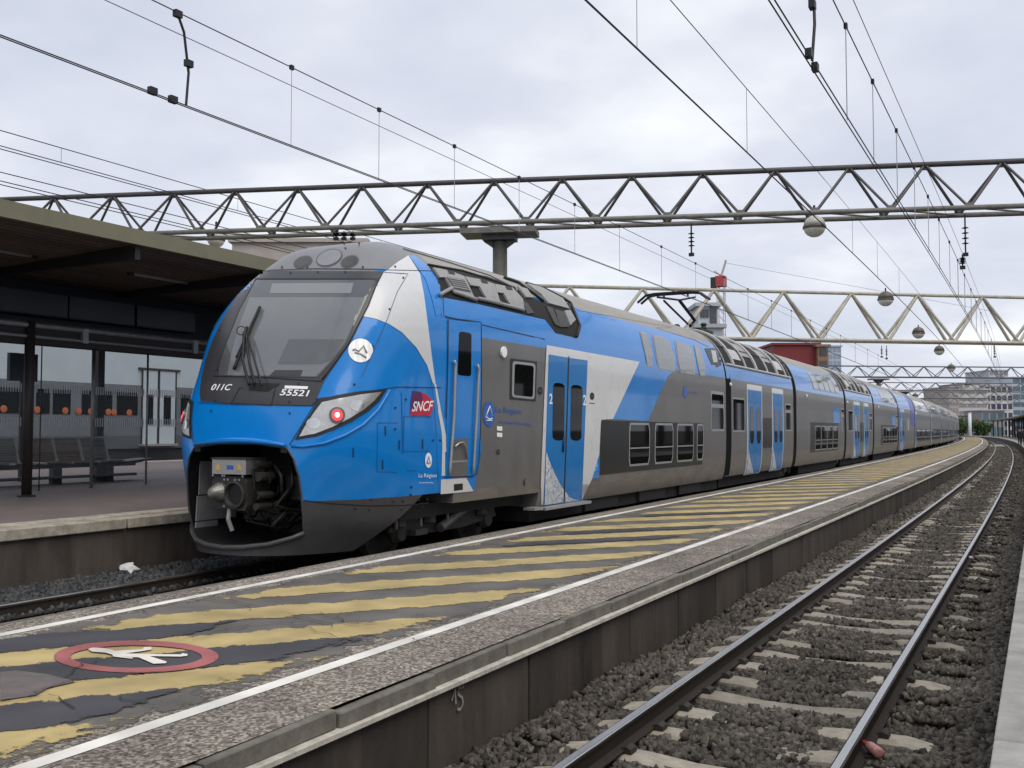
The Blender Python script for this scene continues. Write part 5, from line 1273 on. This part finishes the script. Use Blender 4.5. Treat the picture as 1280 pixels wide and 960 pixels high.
# ================================================================== LEFT PLATFORM: canopy, shelter, benches
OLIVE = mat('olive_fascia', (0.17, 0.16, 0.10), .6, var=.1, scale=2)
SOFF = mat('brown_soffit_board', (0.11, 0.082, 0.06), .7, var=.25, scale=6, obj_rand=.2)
STRUT = mat('dark_canopy_steel', (0.018, 0.016, 0.016), .6, var=.2)
FA = -12.5
zf0, zf1 = onX(0, 270, FA).z, onX(0, 248, FA).z
can = tag(empty('platform_canopy'), 'long platform canopy with olive fascia and dark boarded underside, left', 'canopy')
CT0, CT1 = 3.0, 46.0
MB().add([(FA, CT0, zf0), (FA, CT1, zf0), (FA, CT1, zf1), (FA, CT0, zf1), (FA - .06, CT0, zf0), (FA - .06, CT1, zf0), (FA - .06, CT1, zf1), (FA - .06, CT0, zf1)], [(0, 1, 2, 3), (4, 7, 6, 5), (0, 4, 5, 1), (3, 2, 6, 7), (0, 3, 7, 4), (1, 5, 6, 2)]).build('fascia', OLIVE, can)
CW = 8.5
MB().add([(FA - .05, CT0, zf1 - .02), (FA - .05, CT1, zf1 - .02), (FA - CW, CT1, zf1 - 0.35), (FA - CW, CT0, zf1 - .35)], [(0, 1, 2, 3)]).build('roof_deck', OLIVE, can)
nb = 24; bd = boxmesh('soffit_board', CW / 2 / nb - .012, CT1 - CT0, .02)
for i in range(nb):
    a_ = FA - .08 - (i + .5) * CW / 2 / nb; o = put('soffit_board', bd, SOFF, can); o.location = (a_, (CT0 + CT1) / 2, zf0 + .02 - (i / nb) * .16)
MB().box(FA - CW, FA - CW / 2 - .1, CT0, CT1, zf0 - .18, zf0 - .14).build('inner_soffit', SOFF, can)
for y in np.arange(5.0, 44, 3.0): MB().box(FA - CW, FA - .1, y - .05, y + .05, zf0 - .22, zf0 - .02).build('roof_rib', STRUT, can)
# central service beam: three dark panels
BA = -16.4
pz0 = onX(0, 387, BA).z; pz1 = onX(0, 358, BA).z
DGP = mat('slate_sign_panel', (0.022, 0.025, 0.03), .35, var=.1, scale=2)
for p0, p1 in ((-90, 84.5), (86.5, 168), (171.5, 244)):
    y0 = onX(max(p0, -80), 400, BA).y; y1 = onX(p1, 400, BA).y
    sp = MB().box(BA - .16, BA, y0, y1, pz0 - .02, pz1).build('beam_panel', DGP, can)
    MB().box(BA - .002, BA + .01, y0, y1, pz0 - .03, pz0).build('panel_trim', STRUT, sp)
MB().box(BA - .35, BA - .17, CT0, CT1, pz0 - .25, zf0 - .14).build('service_beam', STRUT, can)
for i, (y0, y1, x) in enumerate(((onX(0, 313, -14.6).y - 1.2, onX(42, 320, -14.6).y, 0), (onX(163, 341, -14.6).y, onX(249, 355, -14.6).y, 0))):
    z_ = onX(163, 341, -14.6).z if i else onX(42, 320, -14.6).z
    tl = empty('tube_lamp', (-14.6, (y0 + y1) / 2, z_), 0, ('tube lamp under the canopy at the left picture edge', 'tube lamp under the canopy close to the train nose')[i], 'lamp', 'tube lamps under the canopy')
    h_ = (y1 - y0) / 2; MB().tube([(0, -h_, 0), (0, h_, 0)], .04, 10).build('tube', mat('unlit_tube', (.26, .26, .26), .4), tl, True)
    for s in (-1, 1): MB().box(-.04, .04, s * h_ - .05, s * h_ + .05, -.05, .22).build('lamp_end', IRON, tl)
for px in (240, 330): pass
for yy in (11.0, 18.0, 25.0, 32.0, 39.0):
    pass
cp_ = boxmesh('canopy_column', .24, .24, 3.9)
for yy in (22.0, 30.0, 38.0): o = put('canopy_column', cp_, STRUT, can); o.location = (BA - .25, yy, LPZ)
MB().box(BA - .37, BA - .13, 8.2, 8.44, LPZ, zf0 - .14).build('canopy_column', STRUT, can)
# far half of the platform under a second roof, so that the beam area stays dark
# glass shelter: posts, top rail, panes with etched tick bands
SHP = mat('brown_black_post', (0.022, 0.016, 0.014), .5, var=.2); SHR = mat('grey_rail', (0.28, 0.28, 0.28), .45, metal=.4, var=.2)
sh = tag(empty('waiting_shelter'), 'open glass waiting shelter with dark posts on the left platform', 'shelter')
f0 = onZ(33, 621, LPZ)
SA = f0.x
ztop = onX(40, 405, SA).z
MB().tube([(SA, f0.y, LPZ), (SA, f0.y, ztop + .05)], .085, 12).build('post', SHP, sh, True)
MB().lathe((SA, f0.y, LPZ), [(.15, 0), (.15, .03), (.09, .04)], 12).build('post_foot', SHP, sh)
ye = onX(245, 440, SA).y + 2.5
for zz, r_, m_ in ((onX(45, 407, SA).z, .05, SHR), (onX(45, 421, SA).z, .03, SHR)): MB().tube([(SA, 3, zz), (SA, ye, zz)], r_, 8).build('top_rail', m_, sh, True)
MB().box(SA - .06, SA - .02, 3, ye, onX(45, 430, SA).z, onX(45, 408, SA).z).build('rail_fascia', STRUT, sh)
MB().box(SA - 3.2, SA - .1, 3, ye, ztop + .02, ztop + .07).build('shelter_roof', STRUT, sh)
for px in (105, 243): 
    yy = onX(px, 428, SA).y; MB().box(SA - .03, SA + .05, yy - .06, yy + .06, onX(45, 424, SA).z, onX(45, 405, SA).z).build('rail_bracket', SHR, sh)
GP = SA - 1.35                                # glass line
gz0, gz1 = LPZ + .22, onX(0, 428, GP).z
GLS = glassmat('shelter_glass', (.35, .40, .42), .10, .02)
TICK = mat('etched_white_tick', (0.55, 0.57, 0.58), .6, var=.1)
edges = [onX(x, 500, GP).y for x in (-60, 51, 116, 184, 300)]
for i, (y0, y1) in enumerate(zip(edges[:-1], edges[1:])):
    pn_ = MB().box(GP - .008, GP + .008, y0 + .012, y1 - .012, gz0, gz1).build('glass_pane', GLS, sh)
    v = []; f = []; y = y0 + .06
    mt = MB()
    while y < y1 - .08:
        for za, zb_ in ((onX(0, 489, GP).z, onX(0, 478, GP).z), (onX(0, 533, GP).z, onX(0, 521, GP).z)): mt.box(GP + .010, GP + .013, y, y + .022, za, zb_)
        y += .055
    tk = mt.build('etched_ticks', TICK, pn_); tk['kind'] = 'stuff'
for y, r_ in zip(edges[1:4], (.012, .035, .022)): MB().tube([(GP, y, LPZ), (GP, y, gz1 + .3)], r_, 8).build('glass_post', SHR if r_ > .02 else IRON, sh, True)
MB().box(GP - .04, GP + .04, 3, ye, gz1, gz1 + .10).build('glass_head_rail', STRUT, sh)
# column behind the glass and dark notice board
q = onZ(131, 598, LPZ); MB().box(q.x - 1.6, q.x - 1.4, q.y + .9, q.y + 1.1, LPZ, zf0 - .14).build('canopy_column', STRUT, can)
nb_ = onX(28, 470, -20.5); nbd = empty('notice_board', (-20.5, nb_.y, LPZ), 0, 'dark blank notice board on a post behind the shelter glass', 'notice board')
zz0, zz1 = onX(16, 476, -20.5).z - LPZ, onX(16, 441, -20.5).z - LPZ; hh = onX(38, 470, -20.5).y - nb_.y + .15
MB().box(-.05, .05, -hh, hh, zz0, zz1).build('board', mat('navy_board', (.012, .014, .024), .4), nbd); MB().tube([(0, 0, 0), (0, 0, zz0)], .05, 8).build('board_post', STRUT, nbd)
# bench row
WOODD = mat('dark_bench_slat', (0.22, 0.212, 0.195), .6, var=.2, obj_rand=.3); WOODB = mat('brown_bench_slat', (0.27, 0.18, 0.12), .6, var=.2, obj_rand=.25); BST = mat('bench_steel', (0.02, 0.02, 0.02), .5, var=.2); ARM = mat('bench_arm_grey', (0.62, 0.62, 0.6), .5)
BNA = onZ(75, 603, LPZ).x + .35
def bx(px): return onX(px, 560, BNA).y
bench = empty('bench', (BNA, bx(75), LPZ), 0, 'row of slatted waiting seats on one beam under the shelter', 'bench')
y_ = lambda px: bx(px) - bx(75)
sp_ = [(-32, 5), (10, 36), (50, 83), (84, 115), (117, 148)]
for i, (p0, p1) in enumerate(sp_):
    s0, s1 = y_(p0), y_(p1); st = empty('seat'); st.parent = bench
    for k in range(9):
        zz = .52 + k * .052; xx = -.32 - k * .022
        sl = MB().box(xx, xx + .025, s0 + .03, s1 - .03, zz, zz + .042).build('slat', WOODB if i in (2, 3) else WOODD, st)
    for k in range(6): MB().box(-.27 + k * .085, -.20 + k * .085, s0 + .03, s1 - .03, .455, .478).build('slat', WOODB if i in (2, 3) else WOODD, st)
    for s in (s0, s1): MB().tube([(-.52, s, 1.0), (-.34, s, .54), (-.30, s, .46), (.22, s, .45)], .022, 6).build('seat_frame', ARM, st)
    MB().box(-.40, -.34, s0, s1, .98, 1.01).build('top_rail', ARM, st)
MB().box(-.12, .0, y_(-45), y_(170), .33, .43).build('beam', BST, bench); MB().box(-.16, .04, y_(-45), y_(170), .10, .16).build('lower_beam', BST, bench)
for px in (72, 126, 137): MB().box(-.12, .02, y_(px) - .11, y_(px) + .11, 0, .38).build('leg', BST, bench)
MB().prism([(y_(148), .44), (y_(182), .50), (y_(182), .46), (y_(150), .36)], 'x', -.3, .25).build('end_shelf', BST, bench)
# far train across the left platform
FTA = FARP - 1.75
ft = tag(empty('grey_train'), 'grey train with dark windows and orange headrests, seen through the shelter glass', 'train')
FGR = mat('pale_grey_body', (0.40, 0.46, 0.50), .4, var=.06, scale=1); FGL = mat('mid_grey_body', (0.115, 0.13, 0.145), .45, var=.1, scale=1); ORG = mat('orange_headrest', (0.38, 0.10, 0.03), .6)
def fz(py): return onX(100, py, FTA).z
FY0, FY1 = 5.0, 75.0
MB().box(FTA - 2.8, FTA, FY0, FY1, fz(545), fz(478)).build('car_body', FGL, ft); MB().box(FTA - 2.7, FTA - .02, FY0, FY1, fz(478), fz(415)).build('upper_body', FGR, ft)
MB().box(FTA - 2.8, FTA + .01, FY0, FY1, fz(562), fz(545)).build('lower_body', mat('dark_grey_body', (.07, .078, .085), .5, var=.1), ft); MB().box(FTA - 2.7, FTA - .1, FY0, FY1, .2, fz(562)).build('underframe', DARK, ft)
for p0, p1 in ((-60, -8), (-5, 34), (45, 62), (66, 88), (102, 118), (122, 140), (146, 153), (153, 172), (187, 195), (205, 214), (226, 260)):
    wn_ = MB().box(FTA + .005, FTA + .02, onX(p0, 500, FTA).y, onX(p1, 500, FTA).y, fz(518), fz(488)).build('window', WGLASS, ft)
for i in range(9): 
    pxx = (4, 27, 46, 81, 98, 113, 135, 142, 161)[i]
    yy = onX(pxx, 513, FTA).y; MB().lathe((FTA + .015, yy, onX(pxx, 511 + pxx * .03, FTA).z), [(.13, 0), (.13, .02), (.06, .03)], 14, 'x').build('headrest', ORG, ft)
for p0, p1 in ((177, 197), (198, 219)):
    d_ = MB().box(FTA + .004, FTA + .03, onX(p0, 500, FTA).y, onX(p1, 500, FTA).y, fz(558), fz(457)).build('door', FGR, ft)
    MB().box(FTA + .031, FTA + .04, onX(p0 + 6, 500, FTA).y, onX(p1 - 6, 500, FTA).y, fz(530), fz(490)).build('door_window', WGLASS, d_)
    for p_ in (p0, p1): MB().box(FTA + .031, FTA + .05, onX(p_, 500, FTA).y - .03, onX(p_, 500, FTA).y + .03, fz(558), fz(457)).build('door_gasket', BLACK, d_)
MB().box(FTA + .004, FTA + .06, onX(172, 500, FTA).y, onX(224, 500, FTA).y, fz(457), fz(454)).build('door_header', IRON, ft); MB().box(FTA + .004, FTA + .3, onX(174, 500, FTA).y, onX(217, 500, FTA).y, fz(559), fz(556)).build('door_step', FRAME, ft)

# ================================================================== BACKGROUND
def building(name, label, px0, px1, pytop, D, depth, mwall, floors=0, mband=None, cols=0, zb=-.9, skew=0.0, roof=None, side=None, ft_=None, cat='building', wtop=.9):
    """block facing the camera; floors of windows as built strips, panes split by mullions"""
    a_ = atD(px0, 538, D); b_ = atD(px1, 538, D * (1 + skew)); h = atD((px0 + px1) / 2, pytop, D).z
    d = Vector((b_.x - a_.x, b_.y - a_.y, 0)); Lw = d.length; rz = math.atan2(d.y, d.x)
    e_ = empty(name, (a_.x, a_.y, zb), rz, label, cat)
    H = h - zb; MB().box(0, Lw, 0, depth, 0, H).build('wall', mwall, e_)
    MB().box(-.3, Lw + .3, -.3, depth + .3, H, H + .35).build('roof', roof or mwall, e_)
    if floors:
        fh = (ft_ or H) / floors; base = H - fh * floors
        for i in range(floors):
            z0 = base + i * fh
            if cols:
                cw = Lw / cols
                for j in range(cols): 
                    w_ = MB().box(j * cw + cw * .14, (j + 1) * cw - cw * .14, -.06, .02, z0 + fh * .28, z0 + fh * wtop).build('window', mband, e_)
            else:
                w_ = MB().box(.4, Lw - .4, -.08, .02, z0 + fh * .35, z0 + fh * wtop).build('window_strip', mband, e_)
                for j in range(1, int(Lw / 3)): MB().box(j * 3 - .1, j * 3 + .1, -.14, -.081, z0 + fh * .35, z0 + fh * wtop).build('mullion', mwall, w_)
    return e_
REDB_ = mat('red_cladding', (0.17, 0.02, 0.022), .6, var=.15, scale=1); BRICK = mat('brown_brick', (0.24, 0.14, 0.10), .8, var=.3, scale=6); PALEB = mat('pale_blue_facade', (0.38, 0.44, 0.52), .4, var=.1)
BEIGE = mat('beige_facade', (0.40, 0.355, 0.32), .8, var=.1, scale=.5); OFFW = mat('office_white', (0.55, 0.54, 0.52), .7, var=.1, scale=.3); OFFB = mat('office_violet_glass', (0.05, 0.05, 0.11), .2, var=.3, scale=.4); OFFG = mat('office_grey', (0.26, 0.25, 0.26), .7, var=.15, scale=.3); TEAL = mat('teal_glass', (0.08, 0.14, 0.18), .15, var=.3, scale=.3); DKW = mat('dark_office_window', (0.06, 0.062, 0.07), .15, var=.4, scale=.5)
rb = building('red_building', 'dark red clad block with brick corner above the train roof', 968, 1025, 431, 150, 14, REDB_)
br_ = building('brick_tower', 'narrow brown brick stair tower against the red block', 1023.5, 1037, 433, 149, 10, BRICK, 8, DKW, 1)
building('pale_tower', 'pale blue glass tower just right of the red block', 1037, 1053, 433, 260, 14, PALEB, 14, mat('pale_pane', (.25, .31, .4), .2, var=.1), 3)
building('beige_building', 'plain beige building top between canopy and cab roof', 287, 455, 301, 90, 16, BEIGE)
pb = building('plant_room', 'small pale rooftop plant room behind the pantograph', 872, 905, 409, 95, 6, mat('plant_grey', (.36, .39, .42), .6, var=.1), zb=-.9)
q = atD(872, 538, 95)
p2_ = building('plant_tower', 'upper box of the plant room with dark louvre door', 874, 899, 382, 96.5, 4, mat('plant_grey2', (.40, .43, .46), .6, var=.1))
def louvre(px0, px1, py0, py1, D, m_, parent, nm):
    a_ = atD(px0, py1, D); b_ = atD(px1, py0, D); 
    M = parent.matrix_basis.inverted(); a2 = M @ Vector((a_.x, a_.y, a_.z)); b2 = M @ Vector((b_.x, b_.y, b_.z))
    return MB().box(a2.x, b2.x, -.12, -.02, a2.z, b2.z).build(nm, m_, parent)
louvre(888.5, 897, 381, 406, 96.5, DKW, p2_, 'louvre_door'); louvre(876.5, 887, 386, 396, 96.5, DKW, p2_, 'window')
# offices closing the view
building('office_block', 'beige stepped office block with white balcony strips, far end of the line', 1198, 1236, 487, 330, 20, OFFW, 9, OFFG, 0, wtop=.8, ft_=20)
building('office_block', 'narrow beige office tower beside the stepped block', 1187, 1199, 484, 326, 20, BEIGE, 9, OFFG, 3, ft_=20)
building('office_block', 'upper set-back storeys of the white balcony block', 1204, 1226, 480, 340, 18, OFFG, 2, OFFW, 0, ft_=4)
building('office_block', 'white and violet office block right of the beige one', 1232, 1267, 482, 345, 20, OFFW, 8, OFFB, 5, ft_=24, wtop=.85)
building('office_block', 'blue glass office block at the right picture edge', 1266, 1310, 472, 350, 20, PALEB, 10, TEAL, 0, ft_=28)
building('office_block', 'pale office tower rising behind the violet one', 1238, 1262, 463, 380, 20, mat('hazy_white', (.5, .5, .55), .8), 9, OFFG, 4, ft_=22)
building('low_building', 'low teal glazed hall in front of the offices', 1228, 1256, 514, 300, 12, OFFG, 2, TEAL, 3)
building('low_building', 'low pale wall with dark openings left of the white pillar', 1195, 1228, 520, 310, 12, OFFG, 2, OFFW, 0)
q = atD(1212.5, 538, 270); pl = empty('white_pillar', (q.x, q.y, -.9), 0, 'tall white round pillar at the far end of the platform', 'pillar')
zt_ = atD(1212, 515, 270).z + .9; MB().tube([(0, 0, 0), (0, 0, zt_)], .42, 14).build('shaft', mat('pillar_white', (.62, .65, .70), .5, var=.05), pl, True); MB().lathe((0, 0, zt_), [(.6, 0), (.6, .25)], 14).build('cap', GBLUE, pl)
# tower crane
q = atD(903, 538, 210); cr_ = empty('tower_crane', (q.x, q.y, -.9), 0, 'red and white tower crane mast behind the gantries', 'crane')
CRW = mat('crane_white', (.5, .44, .42), .6); CRR = mat('crane_red', (.42, .06, .06), .5)
ztc = atD(903, 357, 210).z + .9; zt2 = atD(903, 338, 210).z + .9
for sx in (-.7, .7):
    for sy in (-.7, .7): MB().tube([(sx, sy, 0), (sx, sy, ztc)], .10, 5).build('mast_leg', CRW, cr_)
k = 0; z_ = ztc
while z_ > ztc - 22:
    for sy in (-.7, .7): MB().tube([(-.7, sy, z_), (.7, sy, z_ - 1.5)], .06, 4).build('mast_brace', CRW, cr_)
    z_ -= 1.5
MB().box(-1.0, 1.0, -1, 1, ztc, zt2 - 1).build('slewing_unit', CRR, cr_); MB().box(-2.0, -.9, -1, .2, ztc - .5, ztc + 2.0).build('operator_cab', IRON, cr_)
MB().tube([(0, 0, zt2 - 1), (.9, 0, zt2 + 1.6), (1.1, 0, zt2 + 2.4)], .25, 5).build('apex', CRW, cr_); MB().tube([(0, 0, zt2 - .8), (-1.4, 0, zt2 + .2)], .2, 5).build('jib_root', CRW, cr_)
MB().tube([(1, 0, zt2 + 1.8), (50, 30, zt2 - 8)], .03, 4).build('jib_tie', WIRE, cr_)
# trees at the end of the line
LEAF = stonemat('leaf_green', [(.03, .055, .018), (.055, .095, .03), (.09, .14, .05), (.045, .075, .03)]); BARK = mat('bark', (.06, .045, .035), .9)
def tree(px, py, D, rr, hh, label, seed):
    p = atD(px, 545, D); e_ = empty('tree', (p.x, p.y, -.9), 0, label, 'tree', 'trees at the end of the line'); r = np.random.default_rng(seed)
    zc = atD(px, py, D).z + .9
    trk = MB().tube([(0, 0, 0), (.1, 0, zc * .5), (.0, .1, zc)], [.25, .2, .08], 8)
    for k in range(6): a = k * 1.05; trk.tube([(0, 0, zc * (.45 + .06 * k)), (math.cos(a) * rr * .7, math.sin(a) * rr * .7, zc * (.7 + .06 * k))], [.09, .03], 5)
    trk.build('trunk', BARK, e_)
    n = 900; cl_ = r.normal(size=(14, 3)); cl_ /= np.linalg.norm(cl_, axis=1)[:, None]; cl_ *= np.array([rr, rr, hh]) * r.uniform(.35, .85, 14)[:, None]
    P = cl_[r.integers(0, 14, n)] + r.normal(size=(n, 3)) * np.array([rr, rr, hh]) * .22; P[:, 2] += zc
    o = stones('crown', LEAF, P, r.uniform(.10, .26, n), seed); o.parent = e_
for i, (px, py, D, rr, hh, nm) in enumerate(((1204, 531, 280, 3.0, 2.6, 'bright green tree left of the white pillar'), (1221, 534, 282, 2.6, 2.4, 'darker green tree right of the white pillar'), (1230, 536, 284, 2.2, 2.0, 'small green tree beside the far canopy end'), (1196, 534, 288, 2.4, 2.0, 'green bush tree at the tail of the train'))): tree(px, py, D, rr, hh, nm, 20 + i)
# canopy on the right platform, round the bend
RCAN = tag(empty('platform_canopy'), 'dark canopy on columns following the curve of the right platform, near run unseen and added', 'canopy')
prof = [(2.4, 4.45), (2.35, 4.75), (5.0, 5.15), (9.0, 4.75), (9.0, 4.45), (5.0, 4.65)]
CANR = mat('canopy_roof_olive', (.06, .06, .05), .7, var=.2)
sweep('canopy_roof', CANR, RCAN, prof, -30, 285, 3)  # near run, out of view, added to block sky light and reflections on the train
sweep('fascia', OLIVE, RCAN, [(2.30, 4.62), (2.30, 4.86), (2.34, 4.86), (2.34, 4.62)], -30, 285, 3)
clm_ = boxmesh('column', .28, .28, 4.1)
for t in np.arange(-25.5, 285, 7.5):
    for a_ in (3.2, 6.8): o = put('column', clm_, STRUT, RCAN); o.location = W(a_, t, RPZ)
# platform furniture and people under the far canopy
for i, (a_, t_) in enumerate(((2.4, 128), (3.6, 150), (5.0, 165))):
    kb = empty('kiosk', W(a_, t_, RPZ), 0, ('pale vending kiosk nearest under the far canopy', 'pale vending kiosk in the middle under the far canopy', 'pale vending kiosk farthest under the far canopy')[i], 'kiosk', 'kiosks under the far canopy')
    MB().box(-.5, .5, -.5, .5, 0, 1.9).build('cabinet', mat('kiosk_pale', (.4, .42, .42), .5), kb); MB().box(-.42, .42, -.53, -.501, .6, 1.7).build('front_panel', DKW, kb); MB().box(-.55, .55, -.55, .55, 1.9, 2.0).build('top', STRUT, kb)
def person(a_, t_, label, shirt, trou, rot, hgt=1.72):
    p = W(a_, t_, RPZ); e_ = empty('person', p, rot, label, 'person'); s = hgt / 1.72
    J = {'pel': (0, 0, .92), 'ch': (0, 0, 1.25), 'nk': (0, 0, 1.47), 'hd': (0, .01, 1.56), 'ht': (0, .0, 1.68), 'hl': (-.10, 0, .88), 'kl': (-.11, .03, .48), 'al': (-.12, 0, .08), 'tl': (-.13, .16, .03), 'hr': (.10, 0, .88), 'kr': (.11, .02, .48), 'ar': (.12, -.04, .08), 'tr': (.13, .12, .03), 'sl': (-.19, 0, 1.40), 'el': (-.24, .0, 1.12), 'wl': (-.22, .10, .88), 'sr': (.19, 0, 1.40), 'er': (.24, -.02, 1.12), 'wr': (.23, .08, .88)}
    R_ = {'pel': .15, 'ch': .155, 'nk': .06, 'hd': .085, 'ht': .075, 'hl': .095, 'kl': .065, 'al': .045, 'tl': .04, 'hr': .095, 'kr': .065, 'ar': .045, 'tr': .04, 'sl': .065, 'el': .05, 'wl': .036, 'sr': .065, 'er': .05, 'wr': .036}
    E_ = [('pel', 'ch'), ('ch', 'nk'), ('nk', 'hd'), ('hd', 'ht'), ('pel', 'hl'), ('hl', 'kl'), ('kl', 'al'), ('al', 'tl'), ('pel', 'hr'), ('hr', 'kr'), ('kr', 'ar'), ('ar', 'tr'), ('ch', 'sl'), ('sl', 'el'), ('el', 'wl'), ('ch', 'sr'), ('sr', 'er'), ('er', 'wr')]
    ks = list(J); me = bpy.data.meshes.new('body'); me.from_pydata([tuple(c * s for c in J[k]) for k in ks], [(ks.index(a), ks.index(b_)) for a, b_ in E_], [])
    o = put('body', me, None, e_); md = o.modifiers.new('skin', 'SKIN'); md.use_smooth_shade = True; sb = o.modifiers.new('sub', 'SUBSURF'); sb.levels = 1; sb.render_levels = 1
    for k, sv in zip(ks, me.skin_vertices[0].data): sv.radius = (R_[k] * s, R_[k] * s * .85); sv.use_root = (k == 'pel')
    m = bpy.data.materials.new('clothes'); m.use_nodes = True; t = m.node_tree; b_ = t.nodes['Principled BSDF']; L_ = t.links.new
    tcx = t.nodes.new('ShaderNodeTexCoord'); sx = t.nodes.new('ShaderNodeSeparateXYZ'); L_(tcx.outputs['Object'], sx.inputs[0]); cr__ = t.nodes.new('ShaderNodeValToRGB'); mr = t.nodes.new('ShaderNodeMath'); mr.operation = 'DIVIDE'; mr.inputs[1].default_value = 2; L_(sx.outputs[2], mr.inputs[0]); L_(mr.outputs[0], cr__.inputs[0]); r = cr__.color_ramp; r.interpolation = 'CONSTANT'
    r.elements[0].position = 0; r.elements[0].color = (.02, .02, .02, 1); r.elements[1].position = .05; r.elements[1].color = trou + (1,); x = r.elements.new(.46 * s); x.color = shirt + (1,); x = r.elements.new(.735 * s); x.color = (.42, .27, .2, 1); x = r.elements.new(.81 * s); x.color = (.03, .02, .015, 1)
    L_(cr__.outputs[0], b_.inputs['Base Color']); b_.inputs['Roughness'].default_value = .8; me.materials.append(m)
    return e_
for x, y, lab, sh_, tr_, rot in ((1274.5, 556.5, 'person in dark clothes standing at the right picture edge', (.02, .02, .025), (.02, .02, .03), 2.4), (1278.5, 557.5, 'person in dark coat half cut by the right picture edge', (.03, .022, .02), (.015, .015, .02), 2.9)):
    q = onZ(x, y, RPZ); e_ = person(0, 5, lab, sh_, tr_, rot); e_.location = (q.x, q.y, RPZ)
# ================================================================== LITTER
def crumple(name, p, size, m, label, seed):
    r = np.random.default_rng(seed); bm = bmesh.new(); bmesh.ops.create_icosphere(bm, subdivisions=2, radius=1)
    for v in bm.verts: v.co = Vector((v.co.x * size[0], v.co.y * size[1], v.co.z * size[2])) * r.uniform(.55, 1.15)
    me = bpy.data.meshes.new(name); bm.to_mesh(me); bm.free(); o = put(name, me, m); o.location = p; return tag(o, label, 'litter', 'litter on the ballast')
PAPER = mat('white_paper', (.62, .62, .64), .7, var=.15, scale=20)
q = onZ(160, 711, RAIL2 - .0); crumple('crumpled_bag', q, (.17, .12, .09), PAPER, 'crumpled white plastic bag on the ballast below the left platform', 1)
q = onZ(207, 697, RAIL2 + .02); crumple('paper_scrap', q, (.06, .04, .03), PAPER, 'small white paper scrap right of the crumpled bag', 2)
q = onZ(1213, 697, -.12); crumple('paper_scrap', q, (.06, .05, .03), PAPER, 'white scrap beside the right rail', 3)
q = onZ(1075, 655, -.1); crumple('paper_scrap', q, (.07, .05, .03), PAPER, 'white scrap at the foot of the platform wall', 4)
q = onZ(1091, 942, -.12); bt = empty('plastic_bottle', q, .6, 'pinkish plastic bottle lying beside the right rail', 'bottle')
PINK = mat('pink_bottle', (.45, .2, .19), .25, var=.5, scale=25)
MB().lathe((0, 0, .035), [(.02, -.11), (.036, -.10), (.036, .03), (.030, .06), (.016, .09), (.014, .11)], 14, 'y').build('bottle_body', PINK, bt, True); MB().lathe((0, .11, .035), [(.018, 0), (.018, .025)], 10, 'y').build('bottle_cap', mat('red_cap', (.5, .06, .05), .4), bt)
